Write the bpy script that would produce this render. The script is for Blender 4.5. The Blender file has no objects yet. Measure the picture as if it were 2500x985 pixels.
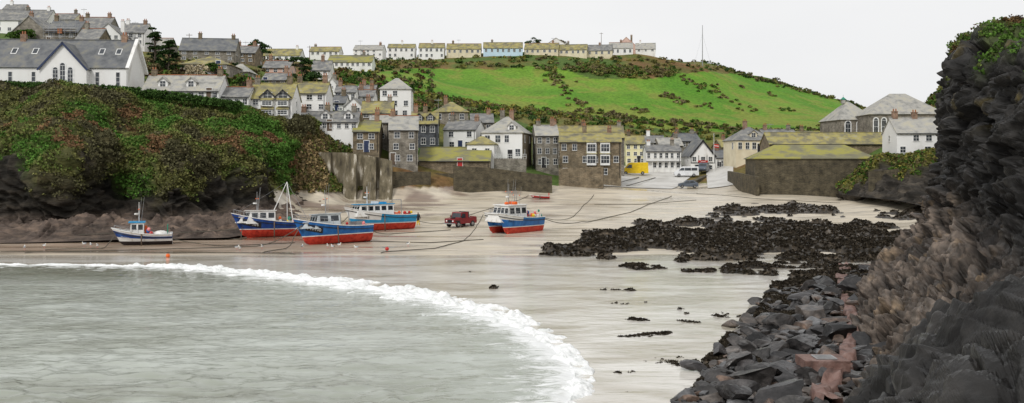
import bpy, bmesh, math, random
import numpy as np
from mathutils import Vector, Matrix
random.seed(7); rng=np.random.default_rng(7)
# ---- survey constants: eye height 9 m, bearings measured from the photograph -> world metres
F=2300.; EYE=9.; HZ=395.
def bx(px,D): return (px-1250.)/F*D
def lz(py,D): return EYE+(HZ-py)*D/F
scene=bpy.context.scene
# ---------------------------------------------------------------- noise
def _h(ix,iy,iz,s):
    n=(ix*374761393+iy*668265263+iz*1440662683+s*974126177)&0xffffffff
    n=((n^(n>>13))*1274126177)&0xffffffff
    n=((n^(n>>16))*2246822519)&0xffffffff
    return ((n^(n>>15))&0xffff)/65535.
def vn(x,y,z,s=0):
    x=np.asarray(x,float);y=np.asarray(y,float);z=np.asarray(z,float)
    x,y,z=np.broadcast_arrays(x,y,z)
    ix=np.floor(x).astype(np.int64);iy=np.floor(y).astype(np.int64);iz=np.floor(z).astype(np.int64)
    fx=x-ix;fy=y-iy;fz=z-iz
    fx=fx*fx*(3-2*fx);fy=fy*fy*(3-2*fy);fz=fz*fz*(3-2*fz)
    r=0
    for a in (0,1):
        for b in (0,1):
            for c in (0,1):
                w=(fx if a else 1-fx)*(fy if b else 1-fy)*(fz if c else 1-fz)
                r=r+w*_h(ix+a,iy+b,iz+c,s)
    return r*2-1
def fbm(x,y,z,o=4,s=0):
    r=0;a=1.;t=0
    x=np.asarray(x,float);y=np.asarray(y,float);z=np.asarray(z,float)
    for i in range(o):
        r=r+a*vn(x*2.03**i+i*7.1,y*2.03**i+i*3.3,z*2.03**i+i*5.7,s+i);t+=a;a*=.5
    return r/t*1.4
def sstep(a,b,x):
    t=np.clip((x-a)/(b-a),0,1);return t*t*(3-2*t)
# ---------------------------------------------------------------- materials
def newmat(name):
    m=bpy.data.materials.new(name);m.use_nodes=True
    nt=m.node_tree;b=nt.nodes['Principled BSDF'];return m,nt,b
def M(name,stops,scale=1.,detail=6,rough=.85,bump=.3,bscale=None,vs=(1,1,1),attr=False,spec=.3,metal=0,rvar=0,coords='pos',bdist=.1,dist=0.):
    m,nt,b=newmat(name);N=nt.nodes;L=nt.links
    g=N.new('ShaderNodeNewGeometry');out=g.outputs['Position']
    if coords=='obj':
        tc=N.new('ShaderNodeTexCoord');out=tc.outputs['Object']
    mp=N.new('ShaderNodeMapping');mp.inputs['Scale'].default_value=vs;L.new(out,mp.inputs['Vector'])
    n=N.new('ShaderNodeTexNoise');n.inputs['Scale'].default_value=scale;n.inputs['Detail'].default_value=detail;n.inputs['Roughness'].default_value=.6
    n.inputs['Distortion'].default_value=dist
    L.new(mp.outputs[0],n.inputs['Vector'])
    cr=N.new('ShaderNodeValToRGB');e=cr.color_ramp.elements
    while len(e)<len(stops): e.new(.5)
    for i,(p,c) in enumerate(stops):
        e[i].position=p;e[i].color=(c[0],c[1],c[2],1)
    L.new(n.outputs['Fac'],cr.inputs[0]);col=cr.outputs[0]
    if attr:
        at=N.new('ShaderNodeAttribute');at.attribute_name='Col'
        mx=N.new('ShaderNodeMix');mx.data_type='RGBA';mx.blend_type='MULTIPLY';mx.inputs[0].default_value=1
        L.new(at.outputs['Color'],mx.inputs[6]);L.new(col,mx.inputs[7]);col=mx.outputs[2]
    L.new(col,b.inputs['Base Color'])
    b.inputs['Roughness'].default_value=rough;b.inputs['Specular IOR Level'].default_value=spec;b.inputs['Metallic'].default_value=metal
    if rvar:
        mr=N.new('ShaderNodeMapRange');mr.inputs[1].default_value=.35;mr.inputs[2].default_value=.65
        mr.inputs[3].default_value=max(rough-rvar,.03);mr.inputs[4].default_value=rough+rvar
        n3=N.new('ShaderNodeTexNoise');n3.inputs['Scale'].default_value=scale*.3;n3.inputs['Detail'].default_value=4;L.new(mp.outputs[0],n3.inputs['Vector'])
        L.new(n3.outputs['Fac'],mr.inputs[0]);L.new(mr.outputs[0],b.inputs['Roughness'])
    if bump:
        n2=N.new('ShaderNodeTexNoise');n2.inputs['Scale'].default_value=bscale or scale*3;n2.inputs['Detail'].default_value=5
        L.new(mp.outputs[0],n2.inputs['Vector'])
        bp=N.new('ShaderNodeBump');bp.inputs['Strength'].default_value=bump;bp.inputs['Distance'].default_value=bdist
        L.new(n2.outputs['Fac'],bp.inputs['Height']);L.new(bp.outputs[0],b.inputs['Normal'])
    return m
def flat(name,c,rough=.6,spec=.4,metal=0):
    d=[(.3,[v*.8 for v in c]),(.7,[min(v*1.12,.9) for v in c])]
    return M(name,d,scale=2.5,detail=5,rough=rough,bump=.05,spec=spec,metal=metal)
def stone(name,c1,c2,mortar,bw=.55,rh=.2,scale=1.):
    m,nt,b=newmat(name);N=nt.nodes;L=nt.links
    g=N.new('ShaderNodeNewGeometry');sx=N.new('ShaderNodeSeparateXYZ');L.new(g.outputs['Position'],sx.inputs[0])
    ad=N.new('ShaderNodeMath');ad.operation='ADD';L.new(sx.outputs[0],ad.inputs[0]);L.new(sx.outputs[1],ad.inputs[1])
    cb=N.new('ShaderNodeCombineXYZ');L.new(ad.outputs[0],cb.inputs[0]);L.new(sx.outputs[2],cb.inputs[1])
    br=N.new('ShaderNodeTexBrick');br.inputs['Scale'].default_value=scale;br.inputs['Brick Width'].default_value=bw;br.inputs['Row Height'].default_value=rh
    br.inputs['Mortar Size'].default_value=.02;br.inputs['Color1'].default_value=(*c1,1);br.inputs['Color2'].default_value=(*c2,1);br.inputs['Mortar'].default_value=(*mortar,1)
    L.new(cb.outputs[0],br.inputs['Vector'])
    n=N.new('ShaderNodeTexNoise');n.inputs['Scale'].default_value=.9;n.inputs['Detail'].default_value=8;n.inputs['Roughness'].default_value=.7;L.new(g.outputs['Position'],n.inputs['Vector'])
    cr=N.new('ShaderNodeValToRGB');e=cr.color_ramp.elements;e[0].position=.3;e[0].color=(.35,.33,.28,1);e[1].position=.68;e[1].color=(1.5,1.45,1.35,1)
    L.new(n.outputs['Fac'],cr.inputs[0])
    mx=N.new('ShaderNodeMix');mx.data_type='RGBA';mx.blend_type='MULTIPLY';mx.inputs[0].default_value=1
    L.new(br.outputs['Color'],mx.inputs[6]);L.new(cr.outputs[0],mx.inputs[7]);L.new(mx.outputs[2],b.inputs['Base Color'])
    b.inputs['Roughness'].default_value=.9
    bp=N.new('ShaderNodeBump');bp.inputs['Strength'].default_value=.5;bp.inputs['Distance'].default_value=.06;L.new(br.outputs['Fac'],bp.inputs['Height']);bp.invert=True;L.new(bp.outputs[0],b.inputs['Normal'])
    return m
MT={}
MT['white']=M('whitewash',[(.25,(.52,.50,.45)),(.40,(.78,.77,.74)),(.7,(.85,.85,.83))],.35,8,.85,.15,vs=(1,1,.5))
MT['cream']=M('cream_render',[(.3,(.6,.52,.36)),(.6,(.75,.68,.5))],.4)
MT['pink']=M('pink_render',[(.3,(.55,.36,.30)),(.6,(.68,.5,.42))],.4)
MT['blue']=M('pale_blue_render',[(.3,(.42,.58,.68)),(.6,(.55,.7,.8))],.4)
MT['yellow']=M('yellow_render',[(.3,(.74,.66,.36)),(.6,(.8,.75,.48))],.4)
MT['stone']=stone('brown_stone',(.22,.175,.12),(.13,.11,.08),(.25,.21,.15))
MT['gstone']=stone('grey_stone',(.26,.245,.215),(.165,.155,.14),(.30,.28,.25))
MT['dstone']=stone('dark_stone',(.10,.085,.055),(.055,.048,.034),(.12,.105,.07))
MT['bluestone']=stone('slate_hung',(.10,.115,.14),(.07,.08,.10),(.05,.05,.06))
MT['slate']=M('slate_roof',[(.3,(.12,.12,.12)),(.5,(.20,.20,.195)),(.62,(.29,.28,.25)),(.74,(.33,.30,.16))],.9,9,.75,.3)
MT['dslate']=M('dark_slate_roof',[(.3,(.085,.09,.095)),(.5,(.15,.155,.16)),(.7,(.22,.21,.17))],.7,9,.65,.3)
MT['lslate']=M('pale_slate_roof',[(.3,(.20,.20,.185)),(.5,(.37,.36,.33)),(.7,(.44,.41,.31))],.8,9,.75,.3)
MT['lichen']=M('lichen_roof',[(.3,(.13,.12,.085)),(.45,(.22,.20,.12)),(.57,(.34,.295,.10)),(.72,(.33,.315,.25))],.6,9,.85,.3)
MT['moss']=M('mossy_roof',[(.3,(.15,.14,.09)),(.45,(.20,.19,.12)),(.56,(.31,.29,.07)),(.7,(.24,.225,.15))],.35,9,.85,.3,vs=(.6,1,1))
MT['glass']=M('window_glass',[(.35,(.012,.015,.018)),(.65,(.05,.06,.07))],.8,2,.12,0,spec=.6)
MT['frame']=flat('window_frame',(.78,.78,.76),.5)
MT['brick']=stone('chimney_brick',(.32,.12,.06),(.24,.10,.06),(.3,.25,.2),.22,.075)
MT['pot']=flat('terracotta',(.35,.14,.07),.8)
MT['black']=flat('black_paint',(.02,.02,.022),.4)
MT['navy']=flat('navy_paint',(.02,.035,.09),.4)
MT['red']=flat('red_paint',(.5,.03,.025),.35)
MT['hullred']=M('red_antifoul',[(.3,(.26,.02,.015)),(.5,(.55,.045,.025)),(.7,(.62,.09,.05))],2.5,7,.55,.1,coords='obj')
MT['hullblue']=M('blue_hull_paint',[(.3,(.015,.09,.26)),(.5,(.02,.14,.42)),(.72,(.06,.22,.5))],1.6,7,.3,.06,vs=(1,1,.4),coords='obj')
MT['hullnavy']=M('navy_hull_paint',[(.3,(.01,.03,.14)),(.5,(.015,.06,.26)),(.72,(.05,.13,.34))],1.6,7,.3,.06,vs=(1,1,.4),coords='obj')
MT['hullcyan']=M('light_blue_paint',[(.3,(.02,.22,.45)),(.6,(.03,.33,.62))],1.6,7,.35,.06,coords='obj')
MT['boatwhite']=M('boat_white_paint',[(.28,(.42,.36,.28)),(.4,(.7,.69,.66)),(.7,(.82,.82,.8))],1.4,8,.35,.05,coords='obj')
MT['boatgrey']=M('boat_grey_paint',[(.3,(.38,.42,.44)),(.6,(.56,.6,.61))],1.4,7,.4,.05,coords='obj')
MT['orange']=flat('orange_plastic',(.8,.14,.02),.4)
MT['pinkbuoy']=flat('pink_buoy',(.8,.25,.25),.4)
MT['yellowp']=flat('yellow_paint',(.82,.55,.01),.35)
MT['green']=flat('green_net',(.03,.25,.16),.8)
MT['steel']=flat('steel',(.35,.35,.35),.4,metal=.5)
MT['rope']=flat('rope_fibre',(.10,.09,.07),.9)
MT['tyre']=flat('tyre_rubber',(.02,.02,.02),.8)
MT['carwhite']=flat('white_vehicle_paint',(.75,.76,.77),.3,.5)
MT['carred']=flat('dark_red_vehicle_paint',(.22,.012,.015),.35,.5)
MT['cargrey']=flat('grey_vehicle_paint',(.09,.11,.14),.3,.6)
MT['concrete']=M('ramp_concrete',[(.3,(.40,.385,.35)),(.5,(.56,.545,.51)),(.7,(.64,.625,.59))],.25,8,.5,.15,rvar=.2)
MT['seawall']=M('stained_concrete',[(.32,(.05,.042,.03)),(.46,(.13,.11,.07)),(.57,(.20,.17,.115)),(.66,(.50,.46,.38))],.9,9,.85,.5,vs=(1.2,1.2,.35))
MT['wood']=flat('weathered_wood',(.14,.10,.07),.85)
MT['leaf']=M('leaf_mass',[(.3,(.75,.75,.75)),(.7,(1.25,1.25,1.25))],.8,3,.8,0,attr=True,spec=.1)
MT['bark']=flat('bark',(.09,.07,.05),.9)
MT['skin']=flat('skin',(.5,.3,.22),.6)
MT['hair']=flat('hair',(.05,.035,.025),.8)
MT['grey']=flat('gull_grey',(.35,.37,.4),.6)

# ---------------------------------------------------------------- mesh helpers
def link(o,parent=None):
    scene.collection.objects.link(o)
    if parent is not None:o.parent=parent
    return o
def np_mesh(name,V,Fc,mats,smooth=True,col=None,parent=None,mi=None):
    me=bpy.data.meshes.new(name);V=np.asarray(V,np.float32);Fc=np.asarray(Fc,np.int32);k=Fc.shape[1]
    me.vertices.add(len(V));me.vertices.foreach_set('co',V.ravel())
    me.loops.add(Fc.size);me.loops.foreach_set('vertex_index',Fc.ravel())
    me.polygons.add(len(Fc));me.polygons.foreach_set('loop_start',np.arange(0,Fc.size,k,dtype=np.int32));me.polygons.foreach_set('loop_total',np.full(len(Fc),k,np.int32))
    if mi is not None: me.polygons.foreach_set('material_index',np.asarray(mi,np.int32))
    me.polygons.foreach_set('use_smooth',np.full(len(Fc),smooth,bool))
    me.update(calc_edges=True)
    if col is not None:
        a=me.color_attributes.new('Col','FLOAT_COLOR','POINT')
        c=np.ones((len(V),4),np.float32);c[:,:3]=col;a.data.foreach_set('color',c.ravel())
    for m in mats: me.materials.append(m)
    return link(bpy.data.objects.new(name,me),parent)
def grid_faces(nu,nv):
    i=np.arange(nu-1)[:,None]*nv+np.arange(nv-1)[None,:];i=i.ravel()
    return np.stack([i,i+nv,i+nv+1,i+1],1)
class MB:
    def __init__(s): s.v=[];s.f=[];s.m=[];s.mats=[]
    def mi(s,n):
        if n not in s.mats:s.mats.append(n)
        return s.mats.index(n)
    def add(s,vs,fs,m):
        o=len(s.v);s.v+= [tuple(v) for v in vs];k=s.mi(m)
        for f in fs: s.f.append(tuple(o+i for i in f));s.m.append(k)
    def box(s,x0,x1,y0,y1,z0,z1,m):
        s.add([(x0,y0,z0),(x1,y0,z0),(x1,y1,z0),(x0,y1,z0),(x0,y0,z1),(x1,y0,z1),(x1,y1,z1),(x0,y1,z1)],
              [(0,3,2,1),(4,5,6,7),(0,1,5,4),(1,2,6,5),(2,3,7,6),(3,0,4,7)],m)
    def slab(s,pts,t,m):
        p=[Vector(q) for q in pts];n=(p[1]-p[0]).cross(p[2]-p[0]).normalized()
        if n.z<0:n=-n
        k=len(p);s.add(p+[q-n*t for q in p],[tuple(range(k)),tuple(range(2*k-1,k-1,-1))]+[(i,i+k,(i+1)%k+k,(i+1)%k) for i in range(k)],m)
    def cyl(s,a,b,r0,r1=None,n=8,m='steel',cap=True):
        a=Vector(a);b=Vector(b);r1=r0 if r1 is None else r1
        d=(b-a).normalized();u=d.orthogonal().normalized();w=d.cross(u)
        vs=[];
        for c,r in((a,r0),(b,r1)):
            for i in range(n):
                t=2*math.pi*i/n;vs.append(c+u*math.cos(t)*r+w*math.sin(t)*r)
        fs=[(i,(i+1)%n,(i+1)%n+n,i+n) for i in range(n)]
        if cap: fs+=[tuple(range(n-1,-1,-1)),tuple(range(n,2*n))]
        s.add(vs,fs,m)
    def ball(s,c,r,m,n=8,sc=(1,1,1)):
        vs=[];R=n//2+1
        for j in range(R+1):
            ph=math.pi*j/R
            for i in range(n):
                t=2*math.pi*i/n;vs.append((c[0]+r*sc[0]*math.sin(ph)*math.cos(t),c[1]+r*sc[1]*math.sin(ph)*math.sin(t),c[2]+r*sc[2]*math.cos(ph)))
        s.add(vs,[(j*n+i,(j+1)*n+i,(j+1)*n+(i+1)%n,j*n+(i+1)%n) for j in range(R) for i in range(n)],m)
    def obj(s,name,parent=None,smooth=False):
        if not s.v:return None
        me=bpy.data.meshes.new(name);me.from_pydata(s.v,[],s.f)
        for m in s.mats:me.materials.append(MT[m])
        me.polygons.foreach_set('material_index',s.m)
        if smooth:me.polygons.foreach_set('use_smooth',[True]*len(s.f))
        me.update();return link(bpy.data.objects.new(name,me),parent)
def empty(name,loc,rot=(0,0,0)):
    e=bpy.data.objects.new(name,None);e.location=loc;e.rotation_euler=rot;e.empty_display_size=.5;return link(e)
# ---------------------------------------------------------------- buildings (survey list)
# name,px0,px1,D,ybase,yeave,yridge,depth,yaw,wall,roof,kind,rows,cols,chimneys,options
HS=[
('long_cottage',348,532,152,245,222,186,8,3,'white','lslate','gable',1,7,(.02,.98),dict(dorm=(.25,.62))),
('white_cottage',532,606,154,264,237,215,7,3,'white','slate','gable',1,4,(.97,),{}),
('white_house',606,712,156,286,241,206,8,2,'white','lichen','gable',2,3,(.03,.9),dict(gdorm=(.45,.8),bays=(.45,.8))),
('white_house',712,795,168,274,228,203,8,2,'white','lichen','gable',2,3,(.05,.95),{}),
('terraced_cottages',712,872,164,320,298,275,7,2,'white','slate','gable',1,9,(.1,.5,.95),dict(dorm=(.5,.85))),
('white_cottage',800,842,186,272,252,235,6,0,'white','dslate','gable',2,2,(.9,),{}),
('white_cottage',818,868,196,250,226,212,7,5,'white','slate','gable',1,3,(.1,),{}),
('white_cottage',842,884,180,282,260,243,7,-6,'white','slate','front',1,2,(),{}),
('white_cottage',796,824,204,228,209,194,6,0,'white','lslate','front',2,1,(.5,),{}),
('white_cottage',868,912,204,252,236,221,6,0,'white','slate','gable',1,3,(.1,.9),{}),
('brick_cottage',872,915,214,235,222,210,6,0,'stone','slate','gable',1,2,(.2,.8),{}),
('stone_house',882,958,176,306,277,250,8,4,'stone','lichen','gable',2,3,(.1,.95),{}),
('tall_white_house',928,1003,190,290,218,193,9,3,'white','lslate','hip',3,3,(),{}),
('tall_stone_house',950,1020,165,402,318,285,10,6,'gstone','lslate','gable',3,2,(.02,),{}),
('stone_cottage',862,925,163,372,322,297,9,4,'stone','moss','gable',2,2,(.95,.1),{}),
('stone_cottage',905,950,172,345,300,283,7,0,'gstone','lslate','gable',2,1,(.1,),{}),
('slate_hung_house',1003,1068,180,362,303,276,8,2,'bluestone','lichen','gable',2,3,(.05,.5),dict(dorm=(.3,.72))),
('hip_roofed_house',1060,1143,205,300,274,251,9,3,'gstone','lichen','hip',1,3,(.3,),{}),
('white_house',1082,1162,186,368,317,297,7,-14,'white','slate','gable',2,2,(.05,.95),{}),
('boat_shed',1022,1196,169,414,393,362,8,-2,'stone','moss','gable',0,0,(),dict(door='red',dpos=.58)),
('harbour_inn',1176,1275,178,392,325,287,13,-9,'white','lslate','hip',2,4,(.62,.35),dict(side='stone',dorm=(.72,),door='black',dpos=.7)),
('white_annexe',1140,1206,172,394,353,335,7,-4,'white','lichen','hip',1,2,(),{}),
('stone_cottage',1150,1205,192,330,300,280,8,4,'gstone','slate','gable',1,2,(.9,),{}),
('stone_house',1308,1364,183,410,332,308,9,3,'gstone','lslate','gable',3,3,(.1,.9),{}),
('stone_house',1345,1524,197,402,337,309,9,-2,'gstone','lichen','gable',1,6,(.02,.45,.98),{}),
('harbour_stone_house',1366,1516,178,436,347,325,9,-4,'stone','lichen','gable',3,6,(.4,.85),dict(bays=(.52,.74))),
('yellow_house',1528,1574,219,402,352,333,8,-4,'yellow','lichen','gable',3,3,(.1,),{}),
('white_shop',1578,1662,210,417,370,356,8,-3,'white','slate','gable',2,6,(.05,.85),dict(band=1)),
('stone_cottage',1610,1668,226,385,356,338,7,4,'gstone','lslate','gable',1,3,(.9,),{}),
('stone_cottage',1655,1712,236,365,345,327,8,8,'gstone','dslate','gable',1,2,(.1,.9),{}),
('stone_cottage',1575,1625,230,368,349,333,8,0,'white','slate','gable',1,2,(.2,),{}),
('lifeboat_house',1686,1746,210,421,380,344,10,3,'white','dslate','front',2,3,(),dict(trim='black',door='black',dpos=.5,sign='red')),
('white_shop',1748,1778,216,417,386,368,8,6,'white','dslate','gable',1,3,(.5,),{}),
('stone_house',1762,1795,232,390,360,342,8,6,'stone','lichen','gable',1,2,(.5,),{}),
('hip_roofed_house',1796,1890,200,374,343,312,9,4,'cream','slate','hip',1,5,(.4,),dict(dorm=(.5,))),
('stone_cottage',1868,1952,226,352,337,318,8,4,'gstone','slate','gable',1,4,(.1,.9),{}),
('stone_cottage',1948,2044,234,352,336,322,8,2,'stone','moss','gable',1,4,(.2,.8),{}),
('fish_cellars',1846,2138,166,471,388,356,9,-3,'dstone','moss','hip',0,0,(),{}),
('fish_cellars',1880,2168,182,384,352,326,8,-2,'stone','lichen','gable',0,0,(),{}),
('chapel_school',2052,2140,197,335,293,250,11,4,'gstone','lslate','hip',1,3,(),dict(arch=1,cupola=1)),
('old_chapel',2128,2306,188,340,279,231,12,-3,'gstone','lslate','hip',1,8,(),dict(arch=1)),
('white_house',2192,2312,156,382,325,290,8,-5,'white','lslate','gable',2,4,(.05,.5),{}),
# hillside, left
('stone_house',-40,112,262,80,50,26,9,3,'white','slate','gable',2,6,(.05,.6,.95),{}),
('stone_house',30,112,216,112,78,47,9,3,'gstone','slate','front',2,3,(.3,),{}),
('stone_house',112,188,214,112,80,52,9,3,'gstone','dslate','gable',2,3,(.02,.95),dict(scaf=1)),
('stone_house',185,262,240,96,70,44,9,2,'gstone','slate','gable',2,3,(.1,.9),{}),
('stone_cottage',185,240,208,120,96,72,8,2,'stone','slate','gable',2,2,(.1,),{}),
('white_house',236,292,224,116,84,64,8,4,'white','slate','front',2,3,(.9,),{}),
('white_house',290,352,232,112,80,60,8,4,'white','slate','gable',2,3,(.1,.9),{}),
('stone_cottage',340,410,236,132,112,95,8,3,'gstone','lslate','gable',1,3,(.1,),{}),
('white_cottage',0,52,300,44,30,14,8,0,'white','slate','gable',1,3,(.2,),{}),
('white_cottage',120,180,300,60,48,36,8,0,'cream','slate','gable',1,3,(.9,),{}),
('stone_cottage',440,560,196,172,158,140,10,3,'gstone','lichen','hip',1,4,(),{}),
('stone_terrace',440,572,228,150,124,96,9,8,'gstone','dslate','gable',2,5,(.3,.95),{}),
('stone_house',558,622,244,154,130,114,9,2,'stone','slate','gable',2,3,(.2,.9),{}),
('stone_cottage',550,606,206,190,176,158,8,2,'gstone','lslate','hip',1,2,(),{}),
('stone_cottage',440,520,176,212,200,180,8,2,'gstone','slate','gable',1,3,(.9,),{}),
('pink_cottage',642,706,230,182,166,150,8,2,'pink','slate','gable',1,3,(.1,),{}),
('stone_cottage',640,700,200,212,196,180,8,2,'gstone','slate','gable',1,3,(.9,),{}),
('stone_cottage',760,806,246,192,172,150,7,2,'white','slate','gable',2,2,(.5,),{}),
('bungalow',635,732,330,150,136,122,8,0,'white','lichen','gable',1,7,(.9,),{}),
('bungalow',755,828,345,137,126,117,8,0,'white','lichen','gable',1,5,(.1,),{}),
('bungalow',800,908,300,165,152,138,8,0,'white','moss','gable',1,8,(.8,),{}),
('bungalow',862,934,360,138,122,113,8,-3,'white','lslate','gable',2,5,(.9,),{}),
('semi_detached_house',946,1012,385,142,117,110,8,0,'white','lichen','gable',2,5,(.5,),{}),
('semi_detached_house',1022,1084,385,143,117,108,8,0,'white','lichen','gable',2,5,(.5,),{}),
('bungalow',1090,1174,388,133,120,109,8,0,'cream','lichen','gable',1,6,(.15,),{}),
('bungalow',1180,1276,388,131,118,106,8,0,'blue','lichen','gable',1,7,(.2,),{}),
('bungalow',1280,1362,390,132,120,108,8,-8,'cream','lichen','gable',1,6,(.85,),{}),
('bungalow',1364,1432,390,134,122,111,8,-8,'cream','lichen','gable',1,5,(.3,),{}),
('bungalow',1432,1494,392,136,124,112,8,-8,'cream','slate','gable',1,4,(.5,),{}),
('bungalow',1488,1545,400,134,118,106,8,-5,'white','lslate','gable',1,4,(.5,),{}),
('gabled_house',1506,1552,412,132,112,95,8,-8,'pink','pink','front',1,2,(.8,),{}),
('bungalow',1552,1600,405,128,120,108,8,-8,'white','lslate','gable',1,3,(.2,),{}),
('bungalow',1335,1380,410,120,108,97,8,-3,'white','lslate','front',1,2,(),{}),
]
# ---------------------------------------------------------------- terrain
DK=np.array([5,88,118,125,135,150,158,165,185,215,250,300,350,400,450,600,3200.])
def row(*a): return np.array(a,float)
COL={ # z at the DK distances
-1400:row(-.15,-.1,.1,.3,1,14,22,24,31,38,45,56,60,62,62,58,50),
0:   row(-.15,-.1,.1,.3,1,20.6,22,24,28.7,36,43,53,57,58,58,55,50),
350: row(-.15,-.1,.1,.3,1,19.0,20,21,25.5,32,38,47,50,52,52,50,50),
600: row(-.15,-.1,.1,.3,1.1,16,17.2,18,23,29.6,35.6,41.6,47,49,50,50,50),
740: row(-.15,-.1,.1,.3,1.1,3,14,15.6,19.5,24.4,31.3,39.6,46,50,51,50,50),
850: row(-.15,-.1,.1,.3,1.1,2.1,2.8,12.4,17.5,22.4,28.3,36.6,45,51,52,50,50),
950: row(-.15,-.1,.1,.3,1.07,2.1,2.5,8,14.5,20.7,26,34.5,44,53,53.5,52,50),
1150:row(-.15,-.1,.1,.3,1.07,2.15,2.5,2.9,10,17.5,21.5,29.9,41,53,54,52,50),
1350:row(-.15,-.1,.1,.3,1.07,2.15,2.5,2.9,5.0,10.4,16,26,39.4,53,54,52,50),
1550:row(-.15,-.1,.1,.3,1.07,2.15,2.5,2.9,3.7,6.2,12.8,22.7,37,54,56,54,50),
1700:row(-.15,-.1,.1,.3,1.07,2.15,2.5,2.9,3.7,6.5,9.5,18.8,32.6,48.5,57,55,50),
1850:row(-.15,-.1,.1,.3,1.07,2.15,2.5,2.9,4.5,7.5,13.5,18.8,28,39,50.5,49,46),
2050:row(-.15,-.1,.1,.3,1.07,2.15,2.5,2.9,8,13.7,16,20,25,31.6,38.7,40,40),
2200:row(-.15,-.1,.1,.4,1.3,3.5,8.5,10.5,14,16,18,23,26,28,28,30,40),
2340:row(-.15,-.1,.5,1.5,3,8,12,14,20,28,31,32,32,32,32,32,40),
2500:row(-.15,-.1,3,8,12,18,22,25,32,37,38,38,38,38,38,38,40),
3800:row(-.15,-.1,8,12,16,20,24,28,34,38,40,40,40,40,40,40,45)}
CP=np.array(sorted(COL));CZ=np.stack([COL[k] for k in sorted(COL)])
def base_z(px,D):
    px=np.asarray(px,float);D=np.asarray(D,float);px,D=np.broadcast_arrays(px,D)
    sh=px.shape;px=px.ravel();D=D.ravel()
    Z=np.stack([np.interp(D,DK,CZ[i]) for i in range(len(CP))])
    p=np.clip(px,CP[0],CP[-1]);i=np.clip(np.searchsorted(CP,p)-1,0,len(CP)-2)
    t=(p-CP[i])/(CP[i+1]-CP[i]);t=t*.5+.5*t*t*(3-2*t)
    j=np.arange(len(p));z=Z[i,j]*(1-t)+Z[i+1,j]*t
    return z.reshape(sh)
_res=[]
for h in HS:
    n,p0,p1,D,yb,ye,yr,dp=h[:8]
    z0=lz(yb,D);w=(p1-p0)/F*D
    k=max(1,int(w/7))
    for i in range(k):
        px=p0+(p1-p0)*(i+.5)/k
        for dd in (1,dp-1):
            X=bx(px,D);Y=D+dd
            _res.append((X,Y,z0-float(base_z(1250+X/Y*F,Y))))
_res.append((bx(120,150),154,lz(214,150)-float(base_z(120,154))))
for px,D,yy_ in((1546,205,429),(1546,208,427),(1676,201,432),(1610,195,440),(1520,198,434),(1650,188,456),(1560,186,457),(1480,180,455),(1420,176,454),(1510,187,447),(1600,204,430),(1746,203,424),(1755,190,445)):
    for q in range(2): _res.append((bx(px,D),D,lz(yy_,D)-float(base_z(px,D))))
RES=np.array(_res)
def ground_xy(X,Y,noise=True):
    X=np.asarray(X,float);Y=np.asarray(Y,float);X,Y=np.broadcast_arrays(X,Y);sh=X.shape;X=X.ravel();Y=Y.ravel()
    px=1250+X/Y*F;z=base_z(px,Y)
    a=Y>156
    Xa=X[a];Ya=Y[a];w_=np.zeros_like(Xa);r_=np.zeros_like(Xa)
    if len(Xa):
        for x,y,r in RES:
            s=5. if y<260 else 11.
            w=np.exp(-((Xa-x)**2+(Ya-y)**2)/(2*s*s));w_+=w;r_+=w*r
        z[a]+=r_/(w_+.15)*sstep(158,170,Ya)
    if noise:
        amp=sstep(215,300,Y)*1.0
        z=z+amp*fbm(X/22,Y/22,0,4,3)*.8
    return z.reshape(sh)
def gz(px,D): return float(ground_xy(bx(px,D),D))
_cache={}
def hit(px,py,d0=165,d1=520):
    k=round(px/6)
    if (k,d0) not in _cache:
        D=np.linspace(d0,d1,260);z=ground_xy(bx(k*6,D),D);_cache[(k,d0)]=(D,z,HZ-(z-EYE)/D*F)
    D,z,y=_cache[(k,d0)];w=np.where(y<=py)[0]
    return float(D[w[0]]) if len(w) else None
def inpoly(x,y,P):
    r=np.zeros(np.shape(x),bool);j=len(P)-1
    for i in range(len(P)):
        xi,yi=P[i];xj,yj=P[j]
        c=((yi>y)!=(yj>y))&(x<(xj-xi)*(y-yi)/((yj-yi) or 1e-9)+xi);r^=c;j=i
    return r
pxs=np.unique(np.concatenate([np.linspace(-6000,-1400,12),np.linspace(-1400,-100,40),np.arange(-100,2600,7.),np.linspace(2600,3800,30),np.linspace(3800,8000,10)]))
Ds=np.concatenate([np.linspace(5,60,14)[:-1],np.linspace(60,130,60)[:-1],np.linspace(130,260,190)[:-1],np.linspace(260,480,150)[:-1],np.geomspace(480,3200,26)])
PX,DD=np.meshgrid(pxs,Ds,indexing='ij')
TX=bx(PX,DD);TZ=ground_xy(TX,DD);PY=HZ-(TZ-EYE)/DD*F
GRASS=[[(860,205),(930,178),(1010,168),(1180,172),(1300,165),(1350,180),(1400,230),(1440,285),(1180,262),(1010,240),(880,225)],
       [(1350,166),(1480,192),(1600,195),(1660,180),(1790,176),(1860,186),(2000,228),(2100,262),(2090,300),(2030,318),(1850,322),(1700,318),(1560,312),(1440,285),(1395,225)]]
wx=fbm(TX/14,DD/14,0,3,11)*14;wy=fbm(TX/14,DD/14,5,3,12)*7
g=np.zeros(PX.shape,bool)
for P in GRASS: g|=inpoly(PX+wx,PY+wy,P)
g&=DD>225
n1=fbm(TX/18,DD/18,2,4,21);n2=fbm(TX/5,DD/5,2,4,22)
grass=np.stack([.125+.05*n1,.255+.05*n1+.03*n2,.027+.01*n1],-1)
scrub=np.stack([.15+.05*n2,.135+.05*n1,.04+.01*n2],-1)
scr2=np.array([.08,.13,.03])
scrub=scrub*(1-sstep(-.1,.4,n1))[...,None]+scr2*sstep(-.1,.4,n1)[...,None]
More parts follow.
